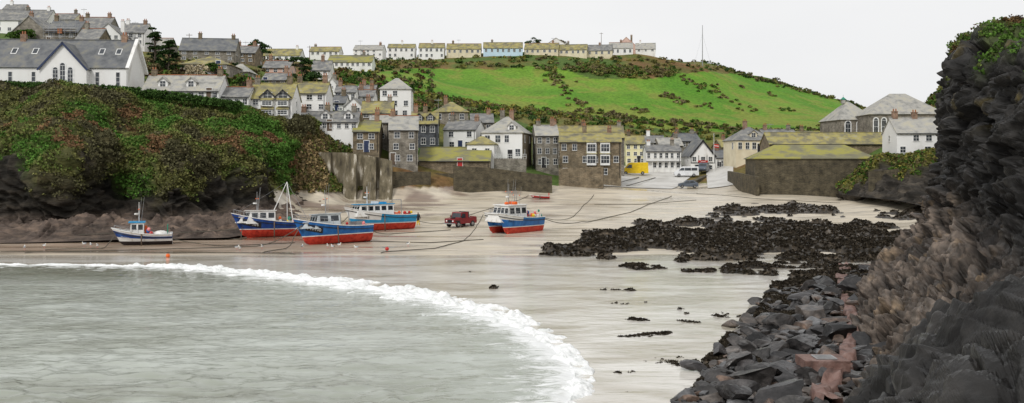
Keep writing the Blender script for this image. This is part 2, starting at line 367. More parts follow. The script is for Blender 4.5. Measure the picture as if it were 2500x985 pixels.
# worn olive patches at the lower edge of the fields
ol=(sstep(.05,.5,n2+n1*.6+sstep(230,300,PY)*.5))[...,None]*.75
grass=grass*(1-ol)+np.array([.20,.22,.045])*ol
col=np.where(g[...,None],grass,scrub)
# bare dry bank above the concrete sea wall
bank=((PX>690)&(PX<900)&(DD>145)&(DD<176))[...,None];col=np.where(bank,np.array([.20,.15,.085])*(1+.4*n2[...,None]),col)
sandm=((TZ<4.6)&(DD<212))|(DD<130)
lf=sstep(1150,650,PX)*sstep(90,96,DD)*sstep(135,122,DD)
nb=fbm(TX/6,DD/3,1,4,31)
sand=np.stack([.54+.05*nb,.475+.05*nb,.37+.05*nb],-1)
br=np.array([.25,.175,.12])
k=np.clip(lf*.85+sstep(.1,.6,nb)*.4*sstep(1500,1000,PX),0,1)[...,None]
sand=sand*(1-k)+br*k
mud=(sstep(.0,.45,fbm(TX/5,DD/3,6,4,41))*sstep(122,142,DD)*sstep(1550,1150,PX))[...,None]*.75
sand=sand*(1-mud)+np.array([.18,.12,.095])*mud
col=np.where(sandm[...,None],sand,col)
m_land=M('land_surface',[(.3,(.6,.6,.6)),(.5,(1,1,1)),(.7,(1.35,1.3,1.25))],.9,9,.9,.5,bscale=1.6,attr=True,spec=.15,bdist=.5)
m_beach=M('wet_sand',[(.3,(.66,.66,.67)),(.5,(1,1,1)),(.7,(1.25,1.25,1.22))],.6,9,.36,.22,bscale=1.5,attr=True,spec=.5,rvar=.28,vs=(.35,1.5,1),bdist=.1)
fc=grid_faces(len(pxs),len(Ds))
fm=sandm.ravel()[fc].sum(1)<3
np_mesh('ground',np.stack([TX,DD,TZ],-1).reshape(-1,3),fc,[m_beach,m_land],True,np.clip(col,.005,1).reshape(-1,3),mi=fm.astype(int))

# ---------------------------------------------------------------- foliage
def foliage(name,C,R,colr,n,size,parent=None,mat='leaf',var=.5,sq=1.):
    C=np.asarray(C,float);k=len(C);R=np.asarray(R,float).reshape(k,-1)*np.ones((1,3));colr=np.asarray(colr,float)*np.ones((k,3))
    d=rng.normal(size=(k,n,3));d/=np.linalg.norm(d,axis=2,keepdims=True)
    d[...,2]=np.abs(d[...,2])*1.0-.25
    rad=rng.random((k,n,1))**.45
    P=C[:,None]+d*rad*R[:,None]
    a=rng.normal(size=(k,n,3));a/=np.linalg.norm(a,axis=2,keepdims=True)
    b=np.cross(a,rng.normal(size=(k,n,3)));b/=np.linalg.norm(b,axis=2,keepdims=True)
    s=np.asarray(size,float).reshape(-1,1,1)*(.6+.8*rng.random((k,n,1)))*.5
    a=a*s;b=b*s*sq
    V=np.stack([P-a-b*.4,P+b,P+a-b*.4,P-b],2).reshape(-1,3)
    c=colr[:,None]*(1-var/2+var*rng.random((k,n,1)))*(.75+.5*rng.random((k,1,1)))
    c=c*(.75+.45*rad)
    c=np.repeat(c[:,:,None],4,2).reshape(-1,3)
    return np_mesh(name,V,np.arange(len(V)).reshape(-1,4),[MT[mat]],False,c,parent)
GR=np.array([.06,.115,.02]);DG=np.array([.03,.06,.015]);OL=np.array([.12,.12,.035]);RU=np.array([.13,.08,.035]);BR=np.array([.12,.10,.05]);YE=np.array([.24,.22,.05]);TAN=np.array([.30,.22,.11])
def pick(w,ch): return np.array([ch[i] for i in rng.choice(len(ch),size=w[0],p=w[1])])
# hillside scrub
C=[];R=[];CL=[]
def addbush(px,py,r,c,d0=225):
    D=hit(px,py,d0)
    if D is None:return
    X=bx(px,D);C.append((X,D,gz(px,D)+r*.25));R.append((r,r,r*.75));CL.append(c)
chs=[GR,DG,OL,BR,OL*1.2,YE*.7]
for i in range(2600):
    px=random.uniform(830,2140);py=random.uniform(120,345)
    ing=any(inpoly(np.array(px),np.array(py),P) for P in GRASS)
    if ing: continue
    if py<140 and px<1600: continue
    addbush(px,py,random.uniform(.7,1.7),random.choice(chs))
def line(pts,n,r,jit,chs2):
    for i in range(n):
        t=random.random()*(len(pts)-1);k=int(t);f=t-k
        px=pts[k][0]*(1-f)+pts[k+1][0]*f+random.gauss(0,jit);py=pts[k][1]*(1-f)+pts[k+1][1]*f+random.gauss(0,jit*.45)
        addbush(px,py,random.uniform(.5,1)*r,random.choice(chs2))
line([(1325,165),(1355,190),(1400,240),(1440,285),(1500,305)],95,1.4,13,[OL,OL*1.3,BR*1.4,GR*1.3])
line([(1640,130),(1720,150),(1800,180),(1900,207),(2000,232),(2110,265)],240,1.8,5,[BR,OL,DG])
line([(1400,168),(1500,178),(1640,182)],240,2.0,12,[BR,OL,GR,OL])
line([(1620,235),(1670,252)],22,1.3,9,[BR*1.2,OL]);line([(1660,190),(1720,215),(1780,250)],34,1.3,10,[BR*1.2,OL,GR])
line([(1530,270),(1580,275)],10,1.1,7,[BR*1.2,OL]);line([(1700,255),(1740,262)],8,1.0,7,[BR*1.2,OL]);line([(1480,280),(1560,300),(1700,305),(1850,325),(2050,322)],190,1.4,9,[BR,OL,GR])
line([(1800,210),(1815,212)],5,1.1,5,[BR,OL]);line([(1870,230),(1900,236)],6,1.1,6,[BR,OL]);line([(1905,268),(1940,274)],6,1.2,6,[OL,GR]);line([(1800,265),(1850,272)],8,1.1,6,[OL])
line([(1010,232),(1180,262),(1430,290)],190,1.6,9,[BR,OL,GR,YE*.7])
line([(835,205),(905,182)],50,1.3,2,[GR*1.2,DG])
# village greenery between houses
for i in range(900):
    px=random.uniform(360,1060);py=random.uniform(150,300)
    D=hit(px,py,170)
    if D is None: continue
    X=bx(px,D)
    if any(abs(D+0-(h[3]+h[7]/2))<h[7]/2+2.5 and bx(h[1],h[3])-1.5<X<bx(h[2],h[3])+1.5 for h in HS): continue
    r=random.uniform(.6,1.6);C.append((X,D,gz(px,D)+r*.2));R.append((r,r,r));CL.append(random.choice([GR,DG,OL,BR,RU*.7]))
# scrub hill at right
for i in range(420):
    px=random.uniform(2130,2420);D=random.uniform(196,235)
    r=random.uniform(.6,1.6);C.append((bx(px,D),D,gz(px,D)+r*.1));R.append((r,r,r*.7));CL.append(random.choice([BR,RU*.9,OL,GR]))
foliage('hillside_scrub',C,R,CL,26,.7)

# ---------------------------------------------------------------- houses
def add_window(mb,T,u,z,w,h,bars=(1,1),arch=False,sill=True):
    # T maps (u along wall, out, z) -> local
    def B(u0,u1,o0,o1,z0,z1,m):
        vs=[T(a,b,c) for a,b,c in((u0,o0,z0),(u1,o0,z0),(u1,o1,z0),(u0,o1,z0),(u0,o0,z1),(u1,o0,z1),(u1,o1,z1),(u0,o1,z1))]
        mb.add(vs,[(0,3,2,1),(4,5,6,7),(0,1,5,4),(1,2,6,5),(2,3,7,6),(3,0,4,7)],m)
    B(u-w/2,u+w/2,-.05,.012,z,z+h,'glass')
    t=.06
    B(u-w/2-t,u-w/2,-.05,.05,z,z+h,'frame');B(u+w/2,u+w/2+t,-.05,.05,z,z+h,'frame')
    B(u-w/2-t,u+w/2+t,-.05,.052,z+h,z+h+t,'frame');
    if sill:B(u-w/2-t-.05,u+w/2+t+.05,-.05,.12,z-t-.03,z,'frame')
    for i in range(bars[0]):
        c=u-w/2+w*(i+1)/(bars[0]+1);B(c-.02,c+.02,.012,.035,z,z+h,'frame')
    for i in range(bars[1]):
        c=z+h*(i+1)/(bars[1]+1);B(u-w/2,u+w/2,.012,.037,c-.025,c+.025,'frame')
    if arch:
        n=8
        ring=[(u+math.cos(math.pi*i/n)*(w/2),z+h+t+math.sin(math.pi*i/n)*w/2) for i in range(n+1)]
        ro=[(u+math.cos(math.pi*i/n)*(w/2+.22),z+h+t+math.sin(math.pi*i/n)*(w/2+.22)) for i in range(n+1)]
        mb.add([T(a,.02,b) for a,b in ring],[tuple(range(n+1))],'glass')
        mb.add([T(a,.06,b) for a,b in ring]+[T(a,.06,b) for a,b in ro],[(i,i+1,i+2+n,i+1+n) for i in range(n)],'frame')
        B(u-w/2-.22,u-w/2-t,-.05,.055,z,z+h+t,'frame');B(u+w/2+t,u+w/2+.22,-.05,.055,z,z+h+t,'frame')
def roof_parts(rb,w,d,h,rh,kind,mat,o=.3,t=.14):
    X=w/2+o;Y=d/2+o
    if kind=='gable':
        X=w/2+.15;dz=rh/(d/2)*o
        rb.slab([(-X,-Y,h-dz+t),(X,-Y,h-dz+t),(X,0,h+rh+t),(-X,0,h+rh+t)],t,mat)
        rb.slab([(-X,0,h+rh+t),(X,0,h+rh+t),(X,Y,h-dz+t),(-X,Y,h-dz+t)],t,mat)
        rb.box(-X,X,-.12,.12,h+rh+t-.02,h+rh+t+.1,'pot' if random.random()<.35 else mat)
    elif kind=='front':
        Y=d/2+.2;dz=rh/(w/2)*o
        rb.slab([(-X,-Y,h-dz+t),(0,-Y,h+rh+t),(0,Y,h+rh+t),(-X,Y,h-dz+t)],t,mat)
        rb.slab([(X,-Y,h-dz+t),(0,-Y,h+rh+t),(0,Y,h+rh+t),(X,Y,h-dz+t)],t,mat)
    else:
        r=max(w/2-d/2*.95,.3);dz=rh/(d/2)*o*.6;e=h-dz+t;q=h+rh+t
        rb.slab([(-X,-Y,e),(X,-Y,e),(r,0,q),(-r,0,q)],t,mat);rb.slab([(-X,Y,e),(X,Y,e),(r,0,q),(-r,0,q)],t,mat)
        rb.slab([(-X,-Y,e),(-X,Y,e),(-r,0,q)],t,mat);rb.slab([(X,-Y,e),(X,Y,e),(r,0,q)],t,mat)
def wall_parts(wb,w,d,h,rh,kind,mat,side=None,found=3.5):
    x=w/2;y=d/2;s=side or mat
    wb.add([(-x,-y,-found),(x,-y,-found),(x,-y,h),(-x,-y,h)],[(0,1,2,3)],mat)
    wb.add([(x,y,-found),(-x,y,-found),(-x,y,h),(x,y,h)],[(0,1,2,3)],mat)
    g=rh-.02
    if kind=='gable':
        wb.add([(x,-y,-found),(x,y,-found),(x,y,h),(x,0,h+g),(x,-y,h)],[(0,1,2,3,4)],s)
        wb.add([(-x,-y,-found),(-x,y,-found),(-x,y,h),(-x,0,h+g),(-x,-y,h)],[(4,3,2,1,0)],s)
    else:
        wb.add([(x,-y,-found),(x,y,-found),(x,y,h),(x,-y,h)],[(0,1,2,3)],s)
        wb.add([(-x,-y,-found),(-x,y,-found),(-x,y,h),(-x,-y,h)],[(3,2,1,0)],s)
        if kind=='front':
            wb.add([(-x,-y,h),(x,-y,h),(0,-y,h+g)],[(0,1,2)],mat);wb.add([(-x,y,h),(x,y,h),(0,y,h+g)],[(2,1,0)],mat)
def TF(w,d): return lambda u,o,z:(u,-d/2-o,z)
def TR(w,d): return lambda u,o,z:(w/2+o,u,z)
def TL(w,d): return lambda u,o,z:(-w/2-o,u,z)
def text_pts(s,size):
    cu=bpy.data.curves.new('t','FONT');cu.body=s;cu.size=size;cu.align_x='CENTER';cu.align_y='CENTER';cu.resolution_u=2
    o=bpy.data.objects.new('t',cu);scene.collection.objects.link(o);bpy.context.view_layer.update()
    oe=o.evaluated_get(bpy.context.evaluated_depsgraph_get());me=oe.to_mesh();vs=[tuple(v.co) for v in me.vertices];fs=[tuple(p.vertices) for p in me.polygons];oe.to_mesh_clear()
    bpy.data.objects.remove(o);return vs,fs
def house(n,p0,p1,D,yb,ye,yr,dp,yaw,wall,roof,kind,rows,cols,chim,op):
    a=math.radians(yaw);w=(p1-p0)/F*D/math.cos(a)
    z0=lz(yb,D);h=lz(ye,D)-z0
    if D>290: yr-=1
    rh=max(lz(yr,D+dp/2)-lz(ye,D),.9)
    cx=bx((p0+p1)/2,D);c=Vector((cx,D,z0))+Matrix.Rotation(a,3,'Z')@Vector((0,dp/2,0))
    e=empty(n,c,(0,0,a))
    wb=MB();wall_parts(wb,w,dp,h,rh,kind,wall,op.get('side'));
    rb=MB();roof_parts(rb,w,dp,h,rh,kind,roof)
    win=MB()
    if rows:
        sh=h/rows
        for r in range(rows):
            wh=min(1.35,sh*.5);zb=sh*r+sh*.32
            for i in range(cols):
                if cols>2 and rows>1 and random.random()<.12: continue
                u=-w/2+w*(i+.5)/cols+random.uniform(-.1,.1)*w/cols
                ww=min(.9,w/cols*.48)*random.uniform(.85,1.05)
                if op.get('arch'): wh=h*.5;ww=w/cols*.42;zb=h*.25
                if op.get('door') and r==0 and abs(u/w+.5-op['dpos'])<.6/cols: continue
                add_window(win,TF(w,dp),u,zb,ww,wh,(1,1),arch=bool(op.get('arch')))
            if D<300 and not op.get('arch'):
                k=2 if dp>8 else 1
                for T in (TR(w,dp),TL(w,dp)):
                    for j in range(k):
                        if random.random()<.6:add_window(win,T,-dp/2+dp*(j+.5)/k,zb,.8,wh)
    for f in op.get('bays',()):
        u=-w/2+w*f
        for r in range(2):
            z=h*(.08+.5*r) if rows<3 else h*(.36+.32*r)
            hh=h*.3;win.box(u-.9,u+.9,-dp/2-.65,-dp/2+.1,z,z+hh,'frame');
            add_window(win,lambda q,o,zz:(q,-dp/2-.65-o,zz),u,z+hh*.2,1.5,hh*.65,(2,1),sill=False)
            win.slab([(u-1.05,-dp/2-.85,z+hh+.1),(u+1.05,-dp/2-.85,z+hh+.1),(u+1.05,-dp/2,z+hh+.5),(u-1.05,-dp/2,z+hh+.5)],.09,roof)
    if op.get('door') or (rows and D<260 and random.random()<.8):
        f=op.get('dpos',(random.randrange(max(cols,1)))/max(cols,1)+.02);u=-w/2+w*f
        u=min(max(u,-w/2+.7),w/2-.7)
        dc=op.get('door',random.choice(['black','navy','frame','wood']))
        win.box(u-.45,u+.45,-dp/2-.04,-dp/2+.1,0,2.0,dc);win.box(u-.53,u-.45,-dp/2-.07,-dp/2+.1,0,2.0,'frame');win.box(u+.45,u+.53,-dp/2-.07,-dp/2+.1,0,2.0,'frame');win.box(u-.53,u+.53,-dp/2-.075,-dp/2+.1,2.001,2.1,'frame')
    # dormers
    db=MB()
    for key,W_,g in(('dorm',1.5,0),('gdorm',2.5,1)):
        for f in op.get(key,()):
            u=-w/2+w*f;yy=-dp/2+(.9 if not g else -.05);zb=h+rh/(dp/2)*(.9 if not g else 0)-.15;hh=1.15 if not g else h*.18
            y1=0
            db.box(u-W_/2,u+W_/2,yy,y1-.3,zb-.1,zb+hh,wall)
            add_window(db,lambda q,o,zz:(q,yy-o,zz),u,zb+.25,W_*.55,max(hh-.35,.9),(1,1),sill=False)
            ap=zb+hh+W_*.42
            db.add([(u-W_/2,yy,zb+hh),(u+W_/2,yy,zb+hh),(u,yy,ap)],[(0,1,2)],wall)
            for s in(-1,1): db.slab([(u+s*(W_/2+.2),yy-.25,zb+hh-.15),(u,yy-.25,ap+.1),(u,y1,ap+.1),(u+s*(W_/2+.2),y1,zb+hh-.15)],.1,roof)
            if g:
                for s in(-1,1): db.slab([(u+s*(W_/2+.22),yy-.27,zb+hh-.2),(u,yy-.27,ap+.07),(u,yy-.33,ap+.07),(u+s*(W_/2+.22),yy-.33,zb+hh-.2)],.22,'black')
    db.obj('dormer',e)
    cb=MB()
    for f in chim:
        u=-w/2+.5+(w-1.)*f;yy=0 if kind!='front' else random.uniform(-1,1);zt=h+rh+random.uniform(.8,1.3) 
        cm=random.choice(['brick','gstone','stone','brick']) if wall!='white' or D<200 else random.choice(['brick','white','gstone'])
        cb.box(u-.42,u+.42,yy-.35,yy+.35,h+.2,zt,cm);cb.box(u-.5,u+.5,yy-.43,yy+.43,zt,zt+.12,cm)
        for s in(-.2,.2): cb.cyl((u+s,yy,zt+.12),(u+s,yy,zt+.55),.12,.1,8,'pot')
    cb.obj('chimney',e)
    if op.get('band'): win.box(-w/2,w/2,-dp/2-.9,-dp/2,h*.47,h*.47+.12,'slate');[win.box(-w/2+w*i/6-.05,-w/2+w*i/6+.05,-dp/2-.85,-dp/2-.75,0,h*.47,'frame') for i in range(1,6)]
    if op.get('trim'):
        for s in(-1,1):
            rb.slab([(s*(w/2+.35),-dp/2-.24,h-.25),(0,-dp/2-.24,h+rh+.12),(0,-dp/2-.3,h+rh+.12),(s*(w/2+.35),-dp/2-.3,h-.25)],.35,'black')
        win.box(-w/2,w/2,-dp/2-.03,-dp/2+.05,h*.52,h*.58,'black')
        for s in(-.48,-.17,.17,.48): win.box(w*s-.07,w*s+.07,-dp/2-.028,-dp/2+.05,h*.58,h*1.0,'black')
        win.box(-w*.2,w*.2,-dp/2-.1,-dp/2-.03,h*.585,h*.585+.45,'red')
        win.box(-w*.32,w*.32,-dp/2-.05,-dp/2+.05,0.02,h*.45,'glass')
    if op.get('cupola'):
        q=h+rh;x_=-w*.12;rb.box(x_-.35,x_+.35,-.35,.35,q-.3,q+.55,'lslate')
        for (x0,y0),(x1,y1) in zip([(-.5,-.5),(.5,-.5),(.5,.5),(-.5,.5)],[(.5,-.5),(.5,.5),(-.5,.5),(-.5,-.5)]): rb.slab([(x_+x0,y0,q+.55),(x_+x1,y1,q+.55),(x_,0,q+1.15)],.06,'green')
        rb.cyl((x_,0,q+1.1),(x_,0,q+1.6),.03,.015,6,'black')
    if op.get('scaf'):
        sc=MB()
        for i in range(7):
            x=-w/2+w*i/6;sc.cyl((x,-dp/2-1.1,-1),(x,-dp/2-1.1,h+3),.04,.04,5,'steel')
        for z in(2,4,h+1.5): sc.cyl((-w/2,-dp/2-1.1,z),(w/2,-dp/2-1.1,z),.04,.04,5,'steel');sc.box(-w/2,w/2,-dp/2-1.05,-dp/2-.3,z-.9,z-.85,'wood')
        sc.box(-.5,.5,-dp/2-1,-dp/2-.5,h-.3,h+.8,'pot');sc.obj('scaffold',e)
    # gutter
    if kind=='gable' and D<260: rb.cyl((-w/2,-dp/2-.34,h-.12),(w/2,-dp/2-.34,h-.12),.06,.06,5,'black');rb.cyl((w/2-.3,-dp/2-.08,0),(w/2-.3,-dp/2-.08,h-.1),.045,.045,5,'black')
    wb.obj('walls',e);rb.obj('roof',e);win.obj('windows',e)
    return e,w,h,rh,dp
for h_ in HS: house(*h_)
# village school (left) with projecting gabled wing
def school():
    D=150;yaw=math.radians(4);p0,p1=-75,303;w=(p1-p0)/F*D/math.cos(yaw);dp=9
    z0=lz(217,D);h=lz(163,D)-z0;rh=lz(100,D+4.5)-lz(163,D)
    c=Vector((bx((p0+p1)/2,D),D,z0))+Matrix.Rotation(yaw,3,'Z')@Vector((0,dp/2,0))
    e=empty('village_school',c,(0,0,yaw));wb=MB();wall_parts(wb,w,dp,h,rh,'gable','white')
    # raised coped gable ends
    for s in(1,):
        x=s*(w/2+.2)
        for q in(-1,1): wb.slab([(x-.2,q*(dp/2+.5),h-.15),(x+.35,q*(dp/2+.5),h-.15),(x+.35,0,h+rh+.45),(x-.2,0,h+rh+.45)],.35,'white')
    rb=MB();roof_parts(rb,w,dp,h,rh,'gable','dslate');win=MB()
    U=lambda px:(px-(p0+p1)/2)/F*D/math.cos(yaw)
    for px in(-30,28,83,234,283): add_window(win,TF(w,dp),U(px),.35,.55,2.3,(0,2))
    for px in(22,72,232,273):
        y=-dp/2+dp*.22;zz=h+rh*.44+.16
        s=rh/(dp/2);u=U(px)
        win.slab([(u-.45,y-.1,zz+.0),(u+.45,y-.1,zz),(u+.45,y+.9,zz+s*1.),(u-.45,y+.9,zz+s*1.)],.12,'frame')
        win.slab([(u-.34,y+.0,zz+.1+.03),(u+.34,y+.0,zz+.13),(u+.34,y+.8,zz+.13+s*.8),(u-.34,y+.8,zz+.13+s*.8)],.04,'glass')
    # gabled wing
    u0,u1=U(106),U(216);W=u1-u0;uc=(u0+u1)/2;yo=-dp/2-1.4;hw=h-.3;ap=lz(104,D-1.4)-z0
    wb.add([(u0,yo,-3),(u1,yo,-3),(u1,yo,hw),(uc,yo,ap),(u0,yo,hw)],[(0,1,2,3,4)],'white')
    wb.add([(u1,yo,-3),(u1,0,-3),(u1,0,hw),(u1,yo,hw)],[(0,1,2,3)],'white');wb.add([(u0,yo,-3),(u0,0,-3),(u0,0,hw),(u0,yo,hw)],[(3,2,1,0)],'white')
    for s,ue in((-1,u0),(1,u1)):
        rb.slab([(ue+s*.35,yo-.3,hw-.25),(uc,yo-.3,ap+.16),(uc,0,ap+.16),(ue+s*.35,0,hw-.25)],.15,'dslate')
        rb.slab([(ue+s*.36,yo-.31,hw-.3),(uc,yo-.31,ap+.12),(uc,yo-.38,ap+.12),(ue+s*.36,yo-.38,hw-.3)],.3,'navy')
    T=lambda q,o,zz:(q,yo-o,zz)
    for px,hh in((143,2.5),(160,3.2),(178,2.5)): add_window(win,T,U(px)*1.0,.35,.75,hh,(1,3),arch=True)
    cb=MB()
    for f in(.28,.93): 
        u=-w/2+w*f;cb.box(u-.45,u+.45,-.35,.35,h+rh-.5,h+rh+1,'brick');[cb.cyl((u+s,0,h+rh+1),(u+s,0,h+rh+1.5),.13,.11,8,'pot') for s in(-.2,.2)]
    wb.obj('walls',e);rb.obj('roof',e);win.obj('windows',e);cb.obj('chimney',e)
school()
# ---------------------------------------------------------------- walls
def wall(name,pts,th,mat,extra=None):
    mb=MB();n=len(pts)
    f=[(bx(p,d),d,lz(t,d),lz(b,d)-1.2) for p,d,t,b in pts]
    for a,b in zip(f[:-1],f[1:]):
        d=Vector((b[0]-a[0],b[1]-a[1],0)).normalized();q=Vector((-d.y,d.x,0))*th
        vs=[(a[0],a[1],a[3]),(b[0],b[1],b[3]),(b[0]+q.x,b[1]+q.y,b[3]),(a[0]+q.x,a[1]+q.y,a[3]),
            (a[0],a[1],a[2]),(b[0],b[1],b[2]),(b[0]+q.x,b[1]+q.y,b[2]),(a[0]+q.x,a[1]+q.y,a[2])]
        mb.add(vs,[(0,3,2,1),(4,5,6,7),(0,1,5,4),(1,2,6,5),(2,3,7,6),(3,0,4,7)],mat)
    if extra: extra(mb,f)
    return mb.obj(name)
def butt(mb,f):
    for (px,d,yt) in((795,158,374),(858,159,377),(905,159.5,383),(944,160,392)):
        x=bx(px,d);z1=lz(yt,d);w=1.15
        mb.add([(x-w,d-2.4,1.5),(x+w,d-2.4,1.5),(x+w,d+.3,1.5),(x-w,d+.3,1.5),(x-w*.8,d-.35,z1),(x+w*.8,d-.35,z1),(x+w*.8,d+.3,z1),(x-w*.8,d+.3,z1)],
          [(0,3,2,1),(4,5,6,7),(0,1,5,4),(1,2,6,5),(2,3,7,6),(3,0,4,7)],'seawall')
wall('sea_wall',[(726,155.5,372,500),(800,158,372,492),(870,159,374,488),(948,160.5,390,478)],2.0,'seawall',butt)
wall('stone_harbour_wall',[(946,160,420,476),(1052,163,420,474)],1.5,'dstone')
wall('stone_harbour_wall',[(1052,167.3,424,462),(1110,167.4,424,462)],1,'dstone')
wall('stone_harbour_wall',[(1108,163,405,465),(1200,164,411,464),(1348,166,430,458)],.9,'dstone')
wall('stone_harbour_wall',[(1200,172,387,425),(1285,172,387,425)],1,'gstone')
wall('stone_harbour_wall',[(1364,173,412,446),(1472,171,408,444)],1,'stone')
wall('slipway_wall',[(1776,188,418,452),(1812,172,425,470),(1846,164.5,432,470)],.6,'dstone')
wall('slipway_wall',[(1690,186,445,463),(1730,200,428,440)],1.0,'dstone')
wall('cliff_retaining_wall',[(2120,150,420,470),(2200,148,412,478),(2300,146,380,485)],1.0,'dstone')
wall('garden_wall',[(610,158,262,290),(712,160,282,292)],.4,'white')
# railing in front of inn
rl=MB()
for i in range(14):
    px=1204+i*6.2;x=bx(px,171.8);rl.cyl((x,171.8,lz(389,172)),(x,171.8,lz(377,172)),.03,.03,5,'frame')
for y in(377,383): rl.cyl((bx(1204,171.8),171.8,lz(y,172)),(bx(1285,171.8),171.8,lz(y,172)),.03,.03,5,'frame')
rl.obj('terrace_railing')
def patch(name,c,mat,nu=24,nv=24,up=.05):
    # c: four (px,D) corners near-left, near-right, far-right, far-left
    V=[]
    for i in range(nu):
        for j in range(nv):
            u=i/(nu-1);v=j/(nv-1)
            P=[(1-u)*(1-v)*c[0][k]+u*(1-v)*c[1][k]+u*v*c[2][k]+(1-u)*v*c[3][k] for k in(0,1)]
            V.append((bx(P[0],P[1]),P[1],0))
    V=np.array(V);V[:,2]=ground_xy(V[:,0],V[:,1])+up
    np_mesh(name,V,grid_faces(nu,nv),[MT[mat]])
patch('slipway',[(1395,173.5),(1640,180),(1712,210),(1500,210)],'concrete',70,70,.12)
patch('street',[(1728,181),(1790,181),(1790,228),(1720,228)],'concrete',40,60,up=.125)
patch('harbour_pavement',[(1500,210.2),(1719,210.2),(1719,222),(1500,218)],'concrete',60,30,up=.13)

# ---------------------------------------------------------------- lofted cliffs
def cr_up(A,n,axis):
    A=np.moveaxis(A,axis,0);k=len(A);t=np.linspace(0,k-1,n);i=np.clip(t.astype(int),0,k-2);f=(t-i).reshape(-1,*([1]*(A.ndim-1)))
    g=lambda j:A[np.clip(j,0,k-1)]
    p0,p1,p2,p3=g(i-1),g(i),g(i+1),g(i+2)
    r=.5*(2*p1+(p2-p0)*f+(2*p0-5*p1+4*p2-p3)*f*f+(3*p1-p0-3*p2+p3)*f**3)
    r=.5*r+.5*(p1*(1-f)+p2*f)
    return np.moveaxis(r,0,axis)
def normals(P):
    du=np.gradient(P,axis=0);dv=np.gradient(P,axis=1);n=np.cross(du,dv);n/=np.linalg.norm(n,axis=2,keepdims=True)+1e-9;return n
def S(px,py,D): return (bx(px,D),D,lz(py,D))
LC=[ # each column foot -> top
[S(-500,592,103),S(-500,560,112),S(-500,545,118),S(-500,430,121),S(-500,330,126),S(-500,250,133),S(-500,206,141),S(-500,208,149)],
[S(-10,594,103),S(-10,562,110),S(-10,545,116),S(-10,430,118),S(-10,330,124),S(-10,255,132),S(-10,210,141),S(-10,213,149)],
[S(160,590,104),S(160,560,111),S(160,545,117),S(160,450,116),S(160,330,121),S(160,262,131),S(160,216,141),S(160,216,149)],
[S(290,586,105),S(290,558,113),S(290,535,122),S(290,430,127),S(300,350,129),S(300,270,136),S(300,222,142),S(300,222,150)],
[S(430,583,107),S(430,562,114),S(420,535,120),S(420,440,122),S(420,340,127),S(420,270,135),S(420,236,144),S(420,240,151)],
[S(560,580,108),S(540,562,115),S(540,530,127),S(540,440,130),S(560,350,134),S(570,295,142),S(570,256,147),S(570,256,153)],
[S(660,560,120),S(650,540,126),S(650,510,134),S(640,440,138),S(650,370,141),S(655,315,148),S(660,280,153),S(660,282,157)],
[S(740,530,137),S(745,512,143),S(745,500,147),S(730,440,150),S(720,385,151),S(718,330,154),S(722,292,157),S(724,292,160)],
[S(800,505,150),S(800,500,156),S(800,490,159),S(800,440,160),S(790,380,160.5),S(780,350,161),S(775,310,162),S(775,305,163)],
]
LC=np.array(LC);P=cr_up(cr_up(LC,480,0),220,1)
N0=normals(P);V_=np.linspace(0,7,220)[None,:]*np.ones((480,1))
x,y,z=P[...,0],P[...,1],P[...,2]
fade=sstep(0,.6,V_)*sstep(7,6.2,V_)
big=fbm(x/9,y/9,z/9,4,51)*2.4;sm=fbm(x/2.2,y/2.2,z/1.1,4,52)*.7
gul=-np.abs(vn(x/6,0,z/22,53))*1.8
led=sstep(2.4,1.9,V_)
disp=(big*(1-led*.7)+sm+gul*(1-led))*fade
# jagged strata on the bare rock
st=np.abs(((z*.7+x*.35+fbm(x/3,y/3,z/3,3,55)*1.2)%1.)-.5)*1.6*sstep(4.4,3.4,V_)*fade
st=st-np.abs(vn(x/1.8,y/1.8,z/5,56))*.9*sstep(4.4,3.4,V_)*fade*(1-led)
sgn=-1 if N0[200,60,1]>0 else 1
P2=P+N0*sgn*(disp+st)[...,None]
nv_=fbm(x/7,y/7,z/5,4,57)
veg=sstep(2.9,3.7,V_+nv_*1.2)
rock=np.stack([.026+.018*sm,.023+.014*sm,.019+.011*sm],-1)
ledc=np.stack([.11+.07*sm,.085+.05*sm,.07+.04*sm],-1)*.9
rock=rock*(1-led[...,None])+ledc*led[...,None]
gn=fbm(x/5,y/5,z/5,3,58)[...,None]
vg=np.where(gn>.15,np.array([.06,.09,.022]),np.where(gn>-.25,np.array([.08,.085,.03]),np.array([.06,.055,.028])))
colr=rock*(1-veg[...,None])+vg*veg[...,None]
m_cliff=M('cliff_rock',[(.28,(.35,.35,.35)),(.5,(1,1,1)),(.68,(2.0,1.9,1.75))],.7,9,.85,.8,bscale=2.2,attr=True,vs=(.6,.6,1.8),bdist=.3,spec=.12)
np_mesh('cliff',P2.reshape(-1,3),grid_faces(480,220),[m_cliff],True,np.clip(colr,.004,1).reshape(-1,3))
# vegetation on it
n_=34000;idx=rng.integers(0,480*220,n_);pv=veg.ravel()[idx];keep=(pv>rng.random(n_)*.9+.05)
idx=idx[keep];PP=P2.reshape(-1,3)[idx];gg=gn.ravel()[idx]+rng.normal(size=len(idx))*.07;vv_=V_.ravel()[idx]
rus=fbm(PP[:,0]/4,PP[:,1]/4,PP[:,2]/4,3,59)
cc=np.where(gg[:,None]>.22,np.array([.07,.15,.026]),np.where(gg[:,None]>-.02,np.array([.11,.145,.036]),np.where(gg[:,None]>-.32,np.array([.125,.125,.042]),np.array([.085,.08,.04]))))
cc=np.where(((rus>.50)&(vv_>3.6))[:,None],np.array([.17,.10,.05]),cc)
foliage('cliff_vegetation',PP,rng.uniform(.25,.85,(len(idx),1)),cc,9,.28,var=.35)
